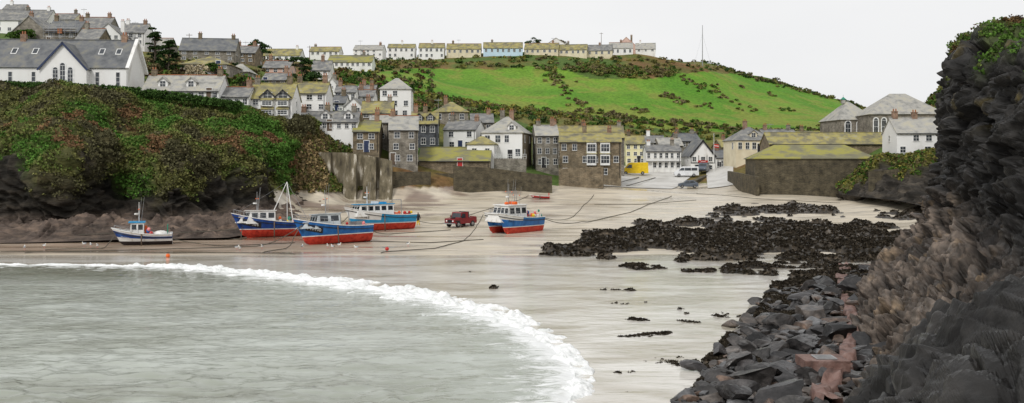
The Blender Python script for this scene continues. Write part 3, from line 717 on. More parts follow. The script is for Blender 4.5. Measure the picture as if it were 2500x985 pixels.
# hedge on the cliff top
C=[];R=[]
for i in range(1100):
    t=random.random();px=-60+650*t;D=141.5+8*t+random.uniform(-.7,.7);yb=np.interp(px,[-60,0,160,300,420,570],[210,210,216,222,236,258])
    C.append((bx(px,D),D,lz(yb,D)+random.uniform(-.5,.6)));R.append((.5,.5,.4))
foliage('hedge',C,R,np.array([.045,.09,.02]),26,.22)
# dry grass bank above sea wall
C=[];R=[];CL=[]
for i in range(4200):
    px=random.uniform(690,890);D=random.uniform(150,172);z=gz(px,D)
    if z<4: continue
    C.append((bx(px,D),D,z+.1));R.append((.45,.45,.65));CL.append(random.choice([TAN*.8,TAN,OL,BR,TAN*.6]) if px<800 else random.choice([OL,GR,OL,BR]))
foliage('bank_grass',C,R,CL,9,.4)
# right-hand mid cliff below the white house
RC=[[S(2040,474,158),S(2040,470,160),S(2045,462,162),S(2050,450,166),S(2055,440,170)],
[S(2110,482,146),S(2115,470,149),S(2120,448,152),S(2130,405,155),S(2135,382,160)],
[S(2190,490,138),S(2190,470,143),S(2190,430,147),S(2190,390,151),S(2190,380,156)],
[S(2260,505,130),S(2260,470,137),S(2250,430,142),S(2250,385,147),S(2250,372,154)],
[S(2330,520,122),S(2330,460,132),S(2320,400,138),S(2320,365,144),S(2320,350,154)],
[S(2450,530,118),S(2450,450,126),S(2450,380,132),S(2450,330,138),S(2450,250,160)]]
P=cr_up(cr_up(np.array(RC),260,0),120,1);N0=normals(P);sgn=-1 if N0[100,40,1]>0 else 1
x,y,z=P[...,0],P[...,1],P[...,2];V_=np.linspace(0,1,120)[None,:]*np.ones((260,1));fade=sstep(0,.08,V_)*sstep(1,.9,V_)
dd=(fbm(x/5,y/5,z/4,4,61)*1.5+fbm(x/1.5,y/1.5,z,3,62)*.7-np.abs(vn(x/1.5,y/1.5,z/4,64))*.8)*fade
P2=P+N0*sgn*dd[...,None];vg=sstep(.5,.8,V_+fbm(x/4,y/4,z/4,3,63)*.3)[...,None]
sh_=fbm(x/2,y/2,z/2,3,65)[...,None]
colr=np.array([.045,.040,.034])*(1+.6*sh_)*(1-vg)+np.array([.10,.10,.03])*vg
np_mesh('cliff',P2.reshape(-1,3),grid_faces(260,120),[m_cliff],True,np.clip(colr,.004,1).reshape(-1,3))
idx=rng.integers(0,260*120,5000);keep=vg.ravel()[idx]>rng.random(5000)*.8+.15;idx=idx[keep]
foliage('cliff_vegetation',P2.reshape(-1,3)[idx],rng.uniform(.25,.6,(len(idx),1)),pick((len(idx),[.3,.3,.2,.2]),[GR,OL,YE*.8,BR]),10,.35)

# near headland (right)
def sl(D,pts): return [(a,D,b) for a,b in pts]
NC=[
sl(8,[(2.2,-.3),(2.8,2.5),(3.7,4.8),(4.8,5.6),(6.5,6.3),(9,7.5),(13,9),(18,10),(30,11)]),
sl(17,[(4.9,-.3),(5.7,2.6),(6.4,4.3),(7.8,5.7),(9.8,6.6),(12,8),(15,10),(20,11),(34,12)]),
sl(25,[(8.6,-.3),(9.2,1.8),(10.0,3.4),(12,4.7),(14,5.6),(16.5,7.2),(19,10),(24,12),(38,13)]),
sl(34,[(13.0,-.3),(13.6,.9),(15,2.1),(17,3.6),(19,4.6),(21,6.5),(23,11),(27,13.3),(42,14)]),
sl(45,[(16.6,-.3),(17.5,1.0),(18.9,2.4),(21,4.0),(23,5.4),(24.6,8.4),(25.5,12.6),(29,14.8),(46,15.5)]),
sl(58,[(21.5,-.3),(23,1.0),(24.8,2.6),(26.4,4.2),(27.6,6.5),(28.4,10.4),(29.0,15),(32,16.6),(50,17)]),
sl(68,[(25.5,-.3),(27.4,1.0),(29.2,2.8),(30.6,4.6),(31.2,7.2),(31.7,11.5),(32.1,16.3),(34.5,18),(52,18.6)]),
sl(76,[(30.5,-.3),(32.4,1.0),(33.6,2.8),(34.6,4.6),(35.2,7.4),(35.6,12),(36.2,16.6),(38.5,18.6),(54,19.4)]),
sl(86,[(37,-.3),(38.5,1.0),(40,2.8),(41,4.6),(41.6,7.4),(42.2,11),(43,15),(45,17),(56,18)]),
sl(104,[(46,-.2),(48,1),(50,2.5),(52,4),(54,6),(56,9),(58,12),(60,14),(66,16)]),
sl(124,[(56,.3),(58,1.5),(60,3),(62,5),(64,8),(66,11),(68,14),(70,16),(76,18)]),
]
NU,NV=900,420
P=cr_up(cr_up(np.array(NC),NU,0),NV,1);N0=normals(P);sgn=1 if N0[280,100,0]<0 else -1
V_=np.linspace(0,8,NV)[None,:]*np.ones((NU,1));x,y,z=P[...,0],P[...,1],P[...,2]
near=sstep(44,26,y)
wa=fbm(x/5,y/5,z/5,2,70)
# bedding planes dipping to the left: broad steps plus finer leaves
s1=x*.55+z*.85+y*.12+wa*.8
def saw(t): f=t%1.; return np.where(f<.86,f/.86,(1-f)/.14)
strata=(saw(s1*.55)*.75+saw(s1*1.7+.3)*.26+saw(s1*4.3+.1)*.06)
def worley(a,b,c,s):
    # distance to nearest / second nearest jittered cell point, and cell id
    ia=np.floor(a).astype(np.int64);ib=np.floor(b).astype(np.int64);ic=np.floor(c).astype(np.int64)
    d1=np.full(a.shape,9.);d2=np.full(a.shape,9.);cid=np.zeros(a.shape)
    for i in(-1,0,1):
        for j in(-1,0,1):
            for k in(-1,0,1):
                u,v,w=ia+i,ib+j,ic+k
                q=(u+_h(u,v,w,s)-a)**2+(v+_h(u,v,w,s+1)-b)**2+(w+_h(u,v,w,s+2)-c)**2
                h3=_h(u,v,w,s+3);cl_=q<d1
                d2=np.where(cl_,d1,np.minimum(d2,q));cid=np.where(cl_,h3,cid);d1=np.where(cl_,q,d1)
    return np.sqrt(d1),np.sqrt(d2),cid
wa2=fbm(x/1.5,y/1.5,z/1.5,3,68)*.35
d1,d2,cid=worley(x*.42+wa2,y*.30+wa2,z*.55-x*.2,171)
e1,e2,cid2=worley(x*1.1+wa2,y*.8,z*1.3-x*.4,181)
crk=sstep(.16,0,d2-d1);crk2=sstep(.14,0,e2-e1)
disp=fbm(x/6,y/6,z/6,4,73)*(1.5-1.0*near)+strata*(1-.3*near)+(cid-.5)*1.3*(1-near*.7)+(cid2-.5)*.5*(1-near*.5)+fbm(x*.9,y*.9,z*1.3,3,74)*.22-crk*.5*(1-near*.5)-crk2*.16
disp=disp*sstep(0,.5,V_)*.8
disp=(disp+np.roll(disp,1,0)+np.roll(disp,1,1))/3
P2=P+N0*sgn*disp[...,None]
topv=sstep(5.9,6.7,V_+fbm(x/3,y/3,z/3,3,75)*.6)*sstep(30,42,y)
low=sstep(4.4,3.4,V_)*sstep(22,34,y)
dark=np.array([.018,.017,.016]);bw=np.array([.085,.068,.055])
t=fbm(x/2.5,y/2.5,z/2.5,4,76)[...,None]
tb_=((cid-.5)*.9+(cid2-.5)*.8)[...,None]
colr=dark*(1+.6*t+tb_*.8)*(1-low[...,None])+bw*(1+.6*t+tb_)*low[...,None]
och=sstep(.4,.65,fbm(x/1.8,y/1.8,z/1.8,3,77))[...,None]*.45*low[...,None]
colr=colr*(1-och)+np.array([.20,.14,.08])*och
cav=(np.maximum(crk*.75,crk2*.45))[...,None];colr=colr*(1-cav)+np.array([.010,.009,.008])*cav
alg=(sstep(.3,.6,fbm(x/3,y/3,z/2,3,78))*sstep(5,5.8,V_)*(1-topv))[...,None]*.6
colr=colr*(1-alg)+np.array([.12,.09,.02])*alg
colr=colr*(1-topv[...,None])+np.array([.05,.065,.02])*topv[...,None]
m_near=M('headland_rock',[(.28,(.4,.4,.4)),(.5,(1,1,1)),(.7,(2.0,1.95,1.9))],1.3,8,.6,.7,bscale=3.,attr=True,spec=.25,rvar=.2,vs=(1,1,1.3),bdist=.1)
np_mesh('headland',P2.reshape(-1,3),grid_faces(NU,NV),[m_near],False,np.clip(colr,.003,1).reshape(-1,3))
idx=rng.integers(0,NU*NV,70000);keep=(topv.ravel()[idx]>rng.random(70000)*.8+.15);idx=idx[keep][:16000]
yy=P2.reshape(-1,3)[idx];q=fbm(yy[:,0]/3,yy[:,1]/3,yy[:,2]/3,3,79)+rng.normal(size=len(idx))*.1
cc=np.where(q[:,None]>-.1,GR*1.2,np.where(q[:,None]>-.4,np.array([.09,.115,.03]),RU*.8))
foliage('headland_vegetation',yy,rng.uniform(.2,.5,(len(idx),1)),cc,14,.16)

# ---------------------------------------------------------------- seaweed reefs
REEF=[[(1305,630),(1390,600),(1470,572),(1560,548),(1690,540),(1800,545),(1960,548),(2150,552),(2230,560),(2210,600),(2160,640),(2060,650),(1950,672),(1790,670),(1770,640),(1660,640),(1640,612),(1480,628)],
 [(1715,528),(1760,512),(1880,503),(2000,506),(2110,524),(1990,528),(1880,536)],[(2130,530),(2200,520),(2260,495),(2300,520),(2240,545)],
 [(1505,655),(1560,643),(1630,658),(1560,664)],[(1665,664),(1745,664),(1744,669),(1670,669)],[(1460,712),(1550,712),(1545,718)],[(1490,828),(1560,822),(1640,815),(1645,824),(1560,834)],
 [(1525,788),(1560,782),(1600,787),(1560,792)],[(1700,748),(1730,746),(1725,752)],[(1460,978),(1500,950),(1530,965),(1520,985)],[(1525,972),(1570,968),(1575,978)],[(1580,938),(1650,934),(1645,944)],[(1485,918),(1515,916),(1510,922)],[(1190,708),(1215,705),(1210,711)],
 [(1640,1010),(1700,940),(1740,880),(1760,830),(1850,770),(1880,715),(1960,690),(2060,670),(2180,640),(2250,680),(2200,800),(2150,900),(2120,1010)]]
px_=np.arange(1150,2420,2.);inv=np.linspace(1/31.,1/152.,560);Dg=1/inv
GX,GD=np.meshgrid(px_,Dg,indexing='ij');X=bx(GX,GD);G0=ground_xy(X,GD,False);py=HZ-(G0-EYE)/GD*F
warp=fbm(X/3,GD/3,0,4,81);w2=fbm(X/3,GD/3,9,4,82)
msk=np.zeros(X.shape);lowm=np.ones(X.shape)
for i,Pg in enumerate(REEF):
    a=(30 if i in(0,1,2) else 3 if i<14 else 16)
    q=inpoly(GX+warp*a,py+w2*a*(.5 if i!=14 else .8),Pg);msk=np.maximum(msk,q.astype(float))
    if 3<=i<14: lowm=np.where(q,.42,lowm)
# scattered small weed patches on the sand around the rocks
sc_=sstep(.30,.36,fbm(X/1.3,GD/.9,3,4,88))*sstep(1420,1560,GX-(GD-60)*1.0)*(GD<92)*sstep(-.1,.15,fbm(X/7,GD/7,3,3,89));msk=np.maximum(msk,sc_*.9);lowm=np.where((sc_>.2)&(lowm>.9)&(msk<.95),.3,lowm)
def blur(A,k,ax):
    r=np.zeros_like(A)
    for i in range(-k,k+1): r+=np.roll(A,i,ax)
    return r/(2*k+1)
mb_=blur(blur(msk,2,0),1,1)
f1=fbm(X/2.6,GD/2.6,0,4,83);f2=fbm(X*1.3,GD*1.3,0,4,84);ridge=1-np.abs(fbm(X/4,GD/4,4,3,85))*1.6
f3=fbm(X*3.1,GD*3.1,0,3,90)
gap=sstep(-.30,-.12,fbm(X/7,GD/3.2,2,5,86))
sz=np.where(GD<52,.42,1.)
ht=mb_*gap*(.10+.46*np.clip(ridge,0,1)+.36*np.clip(f1,0,1)+.18*f2+.07*f3)*sz*lowm-.10*(1-mb_*gap)
Z=G0+.05+ht
fcs=grid_faces(len(px_),len(Dg));hm=ht.ravel()[fcs].max(1)>0
cl=np.stack([.040+.028*f2,.033+.022*f2,.025+.016*f2],-1)+np.clip(f1,0,1)[...,None]*np.array([.035,.026,.016])
m_weed=M('seaweed',[(.3,(.3,.3,.3)),(.5,(1,1,1)),(.72,(2.6,2.4,2.1))],3.,9,.4,.9,bscale=7.,attr=True,spec=.35,bdist=.08)
np_mesh('seaweed_reef',np.stack([X,GD,Z],-1).reshape(-1,3),fcs[hm],[m_weed],True,np.clip(cl,.004,1).reshape(-1,3))
# ragged fronds
sel=np.where((ht.ravel()>.06))[0];sel=rng.choice(sel,min(len(sel),30000),replace=False)
Pf=np.stack([X.ravel()[sel],GD.ravel()[sel],Z.ravel()[sel]],1)
foliage('seaweed_fronds',Pf,np.stack([np.clip(Pf[:,1]/400,.08,.3),np.clip(Pf[:,1]/400,.08,.3),np.clip(Pf[:,1]/900,.04,.12)],1),np.array([.032,.026,.018]),6,np.clip(Pf[:,1]/420,.08,.27),var=1.)

# ---------------------------------------------------------------- boulders, path
def ico(sub):
    bm=bmesh.new();bmesh.ops.create_icosphere(bm,subdivisions=sub,radius=1);v=np.array([p.co[:] for p in bm.verts]);f=np.array([[q.index for q in p.verts] for p in bm.faces]);bm.free();return v,f
IC={2:ico(2),3:ico(3),4:ico(4)}
Vs=[];Fs=[];Cs=[];off=0
def boulder(x,y,z,sx,sy,sz,sub,colr,tilt=.35):
    global off
    v,f=IC[sub];v=v.copy()
    for i in range(10):
        n=rng.normal(size=3);n/=np.linalg.norm(n);d=rng.uniform(.3,.68);q=v@n;v-=np.clip(q-d,0,None)[:,None]*n
    v=v*(1+.10*fbm(v[:,0]*2.5+x,v[:,1]*2.5+y,v[:,2]*2.5,3,91)[:,None])
    v*=np.array([sx,sy,sz])*1.35
    R=np.array(Matrix.Rotation(rng.uniform(0,6.3),3,'Z')@Matrix.Rotation(rng.normal()*tilt,3,'X')@Matrix.Rotation(rng.normal()*tilt*.6,3,'Y'))
    c=np.ones((len(v),3))*colr*(.8+.4*rng.random())
    c=c*(1+.6*fbm(v[:,0]*1.5+x,v[:,1]*1.5,v[:,2]*3,3,92)[:,None])
    v=v@R.T+np.array([x,y,z])
    Vs.append(v);Fs.append(f+off);off+=len(v);Cs.append(np.clip(c,.004,1))
BP=[(1650,1010),(1735,900),(1790,855),(1850,775),(1900,712),(2000,690),(2080,668),(2190,645),(2230,690),(2190,780),(2170,860),(2150,930),(2140,1010)]
PATH=[(34,2010,.75),(37,2030,.7),(41,2062,.65),(46,2082,.6),(52,2084,.6),(60,2066,.55),(70,2052,.55),(78,2070,.5)]
def pathx(D): return np.interp(D,[p[0] for p in PATH],[bx(p[1],p[0]) for p in PATH])
bc=[np.array([.030,.028,.028]),np.array([.045,.041,.039]),np.array([.065,.055,.048]),np.array([.10,.070,.054]),np.array([.02,.019,.019]),np.array([.09,.09,.092]),np.array([.035,.033,.032]),np.array([.025,.023,.022])]
cnt=0;_bl=[]
for i in range(14000):
    px=random.uniform(1600,2240);pyy=random.uniform(645,1010)
    if not bool(inpoly(np.array(px+random.gauss(0,18)),np.array(pyy),BP)): continue
    D=F*8.7/(pyy-HZ);X_=bx(px,D);dp_=abs(X_-pathx(D))
    if dp_<.5 or (dp_<.9 and random.random()<.6): continue
    s=random.choice([.18,.22,.28,.35,.45,.6])*random.uniform(.8,1.2)*(1.1 if D<50 else 1.)
    if any((X_-q[0])**2+(D-q[1])**2<((q[2]+s)*.48)**2 for q in _bl): continue
    _bl.append((X_,D,s));cnt+=1
    boulder(X_,D,.10+s*.22+.2*float(sstep(1800,2100,px)),s*random.uniform(1,1.7),s*random.uniform(.7,1),s*random.uniform(.38,.65),3 if s>.3 else 2,random.choice(bc))
    if cnt>1100:break
for px,D,s in((1850,37,.95),(1800,34.2,.7),(1925,38,.8),(1790,40,.6),(1900,34,.8),(1960,43,.8),(1985,52,.9),(1920,50,.7),(2140,48,.9),(2160,56,1.2),(2120,62,1.1),(2190,66,1.3),(2150,42,.9),(2170,37,.8)):
    boulder(bx(px,D),D,.35+s*.2,s*1.35,s,s*.55,4,random.choice(bc[:4]))
m_bould=M('wet_boulder',[(.3,(.4,.4,.4)),(.5,(1,1,1)),(.7,(2.2,2.15,2.1))],2.2,10,.4,.6,bscale=6.,attr=True,spec=.35,rvar=.18,bdist=.05)
np_mesh('boulders',np.concatenate(Vs),np.concatenate(Fs),[m_bould],False,np.concatenate(Cs))
m_path=M('red_concrete',[(.3,(.08,.05,.043)),(.5,(.19,.11,.09)),(.7,(.28,.19,.165))],1.6,9,.6,.6,bscale=6)
MT['path']=m_path
n=420;V=[]
for i in range(n):
    D=33+(79-33)*i/(n-1);xc=float(pathx(D))+.18*float(fbm(D*.5,0,0,2,8));zz=float(np.interp(D,[p[0] for p in PATH],[p[2] for p in PATH]))
    for j in range(13):
        u=(j-6)/6;w=.50+.16*float(vn(D*.8,j*.3,0,5))
        V.append((xc+u*w,D,zz-.9*max(0,abs(u)-.7)/.3+.14*float(fbm(D*1.2,u*1.5,0,4,6))-.25*float(sstep(.3,.6,vn(D*.5,1,0,9)))))
np_mesh('concrete_path',V,grid_faces(n,13),[m_path],True)
mb=MB();D0=38.3;x0=float(bx(2012,D0));mb.box(x0-.95,x0+.85,D0-.65,D0+.75,.2,1.02,'path');mb.box(x0-.42,x0+.42,D0-.38,D0+.42,1.02,1.07,'steel')
for i in range(5): mb.box(x0-.36,x0+.36,D0-.32+i*.15,D0-.27+i*.15,1.07,1.085,'steel')
o=mb.obj('drain_chamber')
bv=o.modifiers.new('b','BEVEL');bv.width=.05;bv.segments=2

# ---------------------------------------------------------------- sea
FL=[(-900,88,1.2),(-400,84,1.4),(0,81.5,1.7),(200,81,2.0),(450,79,3.2),(620,74.5,4.6),(800,69,5.4),(950,64.5,5.2),(1100,59.3,4.6),(1210,54,3.8),(1300,48.7,2.9),(1370,43.8,2.0),(1402,40,1.7),(1402,36.5,1.7),(1375,34,1.8),(1300,30,1.8),(1150,25,1.8)]
fl=np.array([(bx(a,b),b,c) for a,b,c in FL]);fl=cr_up(fl,2000,0)
t_=np.gradient(fl[:,:2],axis=0);t_/=np.linalg.norm(t_,axis=1,keepdims=True);nrm=np.stack([-t_[:,1],t_[:,0]],1) # left of travel -> outward
def seadist(X,Y):
    # signed distance to the breaker line (positive: shoreward)
    sub=fl[::10];s=nrm[::10]
    Xf=X.ravel();Yf=Y.ravel();out=np.empty(len(Xf))
    for a in range(0,len(Xf),20000):
        dx=Xf[a:a+20000,None]-sub[None,:,0];dy=Yf[a:a+20000,None]-sub[None,:,1];q=dx*dx+dy*dy;i=q.argmin(1);j=np.arange(len(i))
        sg=dx[j,i]*s[i,0]+dy[j,i]*s[i,1];out[a:a+20000]=np.sqrt(q[j,i])*np.sign(sg)
    return out.reshape(X.shape)
px_=np.linspace(-1200,2300,620);inv=np.linspace(1/14.,1/97.,640);Dg=1/inv
GX,GD=np.meshgrid(px_,Dg,indexing='ij');X=bx(GX,GD);sd=seadist(X,GD)
deep=sstep(.3,-.8,sd)
wx_=fbm(X/3,GD/3,0,3,94)*1.2
hz=.02+deep*.16*np.exp(-np.clip(-sd,0,99)/5)+deep*(.038*vn(X/1.9+wx_,GD/.75+wx_,0,95)+.026*vn(X/.9+wx_,GD/.38,0,96)+.012*vn(X/.4,GD/.22,0,93))*(1+sstep(48,34,GD)*1.5*sstep(6,-6,X))+(1-deep)*.014*vn(X/1.2+wx_,GD/.45,0,97)
hz=np.where(GD>88,.02-(GD-88)*.03,hz)
m,nt,b=newmat('sea_water');N=nt.nodes;L=nt.links
at=N.new('ShaderNodeAttribute');at.attribute_name='Col';sp=N.new('ShaderNodeSeparateColor');L.new(at.outputs['Color'],sp.inputs[0])
g_=N.new('ShaderNodeNewGeometry');mp=N.new('ShaderNodeMapping');mp.inputs['Scale'].default_value=(.5,1.3,1);L.new(g_.outputs['Position'],mp.inputs[0])
n1_=N.new('ShaderNodeTexNoise');n1_.inputs['Scale'].default_value=2.6;n1_.inputs['Detail'].default_value=5;n1_.inputs['Distortion'].default_value=.4;L.new(mp.outputs[0],n1_.inputs['Vector'])
n2_=N.new('ShaderNodeTexNoise');n2_.inputs['Scale'].default_value=.22;n2_.inputs['Detail'].default_value=8;n2_.inputs['Distortion'].default_value=.8;L.new(mp.outputs[0],n2_.inputs['Vector'])
crA=N.new('ShaderNodeValToRGB');crA.color_ramp.elements[0].position=.38;crA.color_ramp.elements[0].color=(.46,.42,.34,1);crA.color_ramp.elements[1].position=.6;crA.color_ramp.elements[1].color=(.72,.69,.63,1)
crB=N.new('ShaderNodeValToRGB');crB.color_ramp.elements[0].position=.35;crB.color_ramp.elements[0].color=(.30,.32,.265,1);crB.color_ramp.elements[1].position=.68;crB.color_ramp.elements[1].color=(.46,.49,.44,1)
L.new(n2_.outputs['Fac'],crA.inputs[0]);L.new(n2_.outputs['Fac'],crB.inputs[0])
mx=N.new('ShaderNodeMix');mx.data_type='RGBA';L.new(sp.outputs[0],mx.inputs[0]);L.new(crA.outputs[0],mx.inputs[6]);L.new(crB.outputs[0],mx.inputs[7])
# left cliff's reflection and dark near ripples, painted into the water colour
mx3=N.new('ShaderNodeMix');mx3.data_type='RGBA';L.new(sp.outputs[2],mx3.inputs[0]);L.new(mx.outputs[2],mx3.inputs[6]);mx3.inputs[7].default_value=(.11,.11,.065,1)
# foam lace near the breaker
n3_=N.new('ShaderNodeTexNoise');n3_.inputs['Scale'].default_value=1.1;n3_.inputs['Detail'].default_value=9;n3_.inputs['Roughness'].default_value=.75;n3_.inputs['Distortion'].default_value=1.2;L.new(mp.outputs[0],n3_.inputs['Vector'])
ma=N.new('ShaderNodeMath');ma.operation='ADD';L.new(n3_.outputs['Fac'],ma.inputs[0]);L.new(sp.outputs[1],ma.inputs[1])
mr=N.new('ShaderNodeMapRange');mr.inputs[1].default_value=.78;mr.inputs[2].default_value=.94;L.new(ma.outputs[0],mr.inputs[0])
mx2=N.new('ShaderNodeMix');mx2.data_type='RGBA';L.new(mr.outputs[0],mx2.inputs[0]);L.new(mx3.outputs[2],mx2.inputs[6]);mx2.inputs[7].default_value=(.82,.83,.82,1)
L.new(mx2.outputs[2],b.inputs['Base Color'])
rr=N.new('ShaderNodeMapRange');rr.inputs[3].default_value=.07;rr.inputs[4].default_value=.8;L.new(mr.outputs[0],rr.inputs[0]);L.new(rr.outputs[0],b.inputs['Roughness'])
b.inputs['IOR'].default_value=1.4
bp=N.new('ShaderNodeBump');bp.inputs['Distance'].default_value=.1;L.new(n1_.outputs['Fac'],bp.inputs['Height'])
ms=N.new('ShaderNodeMapRange');ms.inputs[3].default_value=.25;ms.inputs[4].default_value=.8;L.new(sp.outputs[0],ms.inputs[0]);L.new(ms.outputs[0],bp.inputs['Strength']);L.new(bp.outputs[0],b.inputs['Normal'])
fo=np.exp(-np.clip(-sd,0,99)/4.0)*.5*(sd<0)+np.exp(-np.clip(sd,0,99)/1.0)*.42*(sd>=0)
dk=deep*np.clip(sstep(-8,-28,X)*sstep(64,80,GD)*.8+sstep(2,-12,X)*sstep(42,34,GD)*.75*(fbm(X/2,GD/.5,0,3,98)*.6+.6),0,1)  # mask for the painted cliff reflection and the dark near ripple lines
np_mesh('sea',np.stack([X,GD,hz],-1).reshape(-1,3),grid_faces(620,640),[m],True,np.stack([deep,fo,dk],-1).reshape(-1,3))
# breaking wave crest
K=70;u=np.linspace(-1,1,K)[None,:];wd=fl[:,2:3]*(.50+.14*fbm(fl[:,0:1]/1.5,fl[:,1:2]/1.5,0,3,101))
U=u*wd;FX=fl[:,0:1]+nrm[:,0:1]*U;FY=fl[:,1:2]+nrm[:,1:2]*U
prof=np.where(u>0,(1-np.clip(u,0,1))**.8,(1+np.clip(u,-1,0))**1.3)
fn=fbm(FX*1.1,FY*1.6,0,5,102);fn2=fbm(FX*4,FY*4,0,3,103)
fh=(prof*.30+np.sqrt(np.clip(prof*(1-prof),0,1))*fn*.9+fn*.12+fn2*.06-.15+.12*sstep(.5,1,prof)*(u>-.1))*np.clip(fl[:,2:3]/3.4,.5,1)*.75
m_foam=M('wave_foam',[(.3,(.60,.62,.60)),(.5,(.84,.85,.84)),(.7,(.92,.92,.92))],2.,9,.9,.7,bscale=5,bdist=.1)
np_mesh('breaking_wave',np.stack([FX,FY,.05+fh],-1).reshape(-1,3),grid_faces(2000,K),[m_foam],True)

# ---------------------------------------------------------------- boats
def boat(name,px,D,L_,B_,S0,heading,heel,hullm,topm,text,cat=False,pitch=0,wl=.95,bowrise=1.15,build=None,tcol='boatwhite',panel=None,zoff=0):
    X=bx(px,D);z=float(ground_xy(X,D))
    e=empty(name,(X,D,z+zoff-.06));e.rotation_euler=(math.radians(heel),math.radians(pitch),math.pi+math.radians(heading))
    K=lambda t:max(0,(t-.72)/.28)**2*.55
    Sf=lambda t:S0+bowrise*max(0,(t-.15)/.85)**1.9
    def Bd(t,B): return B/2*(1-max(0,(t-.42)/.58)**(2.3 if not cat else 3))*(.84+.16*min(t/.3,1))
    def hp(t,z,side,B=B_,yo=0,o=0):
        k=K(t);s=Sf(t);f=min(max((z-k)/(s-k),0),1)
        x=(t-.5)*L_-L_*.13*max(t,0)**7*(1-f);b=max(Bd(t,B),0)*f**(.33+.55*t*t)
        return (x+o*t**6,yo+side*(b+o),max(z,k))
    mb=MB();n=28
    hulls=[(B_,0)] if not cat else [(B_*.42,B_*.29),(B_*.42,-B_*.29)]
    for B,yo in hulls:
        for side in(-1,1):
            rows=[];
            for i in range(n+1):
                t=i/n;s=Sf(t);k=K(t)
                zs=[k,k+(wl-k)*.15,k+(wl-k)*.4,k+(wl-k)*.7,wl,wl+.1,wl+(s-wl)*.35,wl+(s-wl)*.62,s-.24,s-.12,s]
                rows.append([hp(t,q,side,B,yo) for q in zs])
            m_=len(rows[0]);cm=['hullred']*4+[ 'boatwhite' ]+[hullm]*3+[hullm,'boatwhite' if topm!='boatwhite' else hullm]
            cm[8]='boatwhite' if topm=='boatwhite' else hullm;cm[9]=topm
            for j in range(m_-1):
                vs=[r[j] for r in rows]+[r[j+1] for r in rows]
                mb.add(vs,[(i,i+1,i+2+n,i+1+n) for i in range(n)],cm[j])
            # transom
            mb.add([rows[0][j] for j in range(m_)]+[(rows[0][0][0],yo,rows[0][j][2]) for j in range(m_)],[(j,j+1,j+1+m_,j+m_) for j in range(m_-1)],hullm)
            # rubbing strake
            for zz,mm in((.36,'black'),):
                for i in range(n): mb.cyl(hp(i/n,Sf(i/n)-zz,side,B,yo,.02),hp((i+1)/n,Sf((i+1)/n)-zz,side,B,yo,.02),.05,.05,5,mm,False)
            for i in range(n): mb.cyl(hp(i/n,Sf(i/n),side,B,yo),hp((i+1)/n,Sf((i+1)/n),side,B,yo),.05,.05,5,'boatwhite',False)
        # deck
        for i in range(n):
            a,b_=i/n,(i+1)/n;da=Sf(a)-.35;db=Sf(b_)-.35
            mb.add([hp(a,da,-1,B,yo,-.03),hp(b_,db,-1,B,yo,-.03),hp(b_,db,1,B,yo,-.03),hp(a,da,1,B,yo,-.03)],[(0,1,2,3)],'boatgrey')
        # keel and rudder / propeller
        mb.box(-L_*.48,L_*.3,yo-.08,yo+.08,-.02,.28,'hullred');mb.box(-L_*.5,-L_*.455,yo-.05,yo+.05,.1,1.1,'hullred')
        for q in range(3):
            aa=q*2.1;mb.cyl((-L_*.47+.3,yo,.45),(-L_*.47+.28,yo+.28*math.cos(aa),.45+.28*math.sin(aa)),.06,.09,5,'steel')
    if cat: mb.box(-L_*.48,L_*.33,-B_*.36,B_*.36,wl+.25,S0-.05,hullm);mb.box(L_*.33,L_*.40,-B_*.33,B_*.33,S0-.5,S0+.35,hullm)
    else:
        for s in(-1,1): mb.cyl((0,s*(B_/2+.05),.0),(0,s*(B_/2+.02),S0+.1),.07,.07,6,'wood')
    mb.obj('hull',e,True)
    # lettering near the bow, on the port and starboard bows
    vs,fs=text_pts(text,.5*L_/9)
    for side in(-1,1):
        for part in(['panel'] if panel else [])+['name']:
            tb=MB()
            if part=='panel':
                W_=.19*len(text)*L_/9;pv=[];nn=10
                for i in range(nn+1):
                    for zz in(-.3,.3): pv.append((-W_+2*W_*i/nn,zz))
                vv=pv;ff=[(2*i,2*i+2,2*i+3,2*i+1) for i in range(nn)];off_=.025;mm=panel
            else: vv=[(a,b) for a,b,_ in vs];ff=fs;off_=.04;mm=tcol
            out=[]
            for a,b in vv:
                # port side (side +1 in local y) is read with the bow to the left
                t0=.78;xx=a if side==-1 else -a
                t=t0+xx/L_;zc=Sf(t)-.42-.34;B2,yo=hulls[0] if side==1 else hulls[-1]
                out.append(hp(t,zc+b,side,B2,yo,off_))
            tb.add(out,ff,mm);tb.obj('registration_'+part,e)
    sb=MB();build(sb,L_,B_,Sf,hp);sb.obj('superstructure',e)
    return e
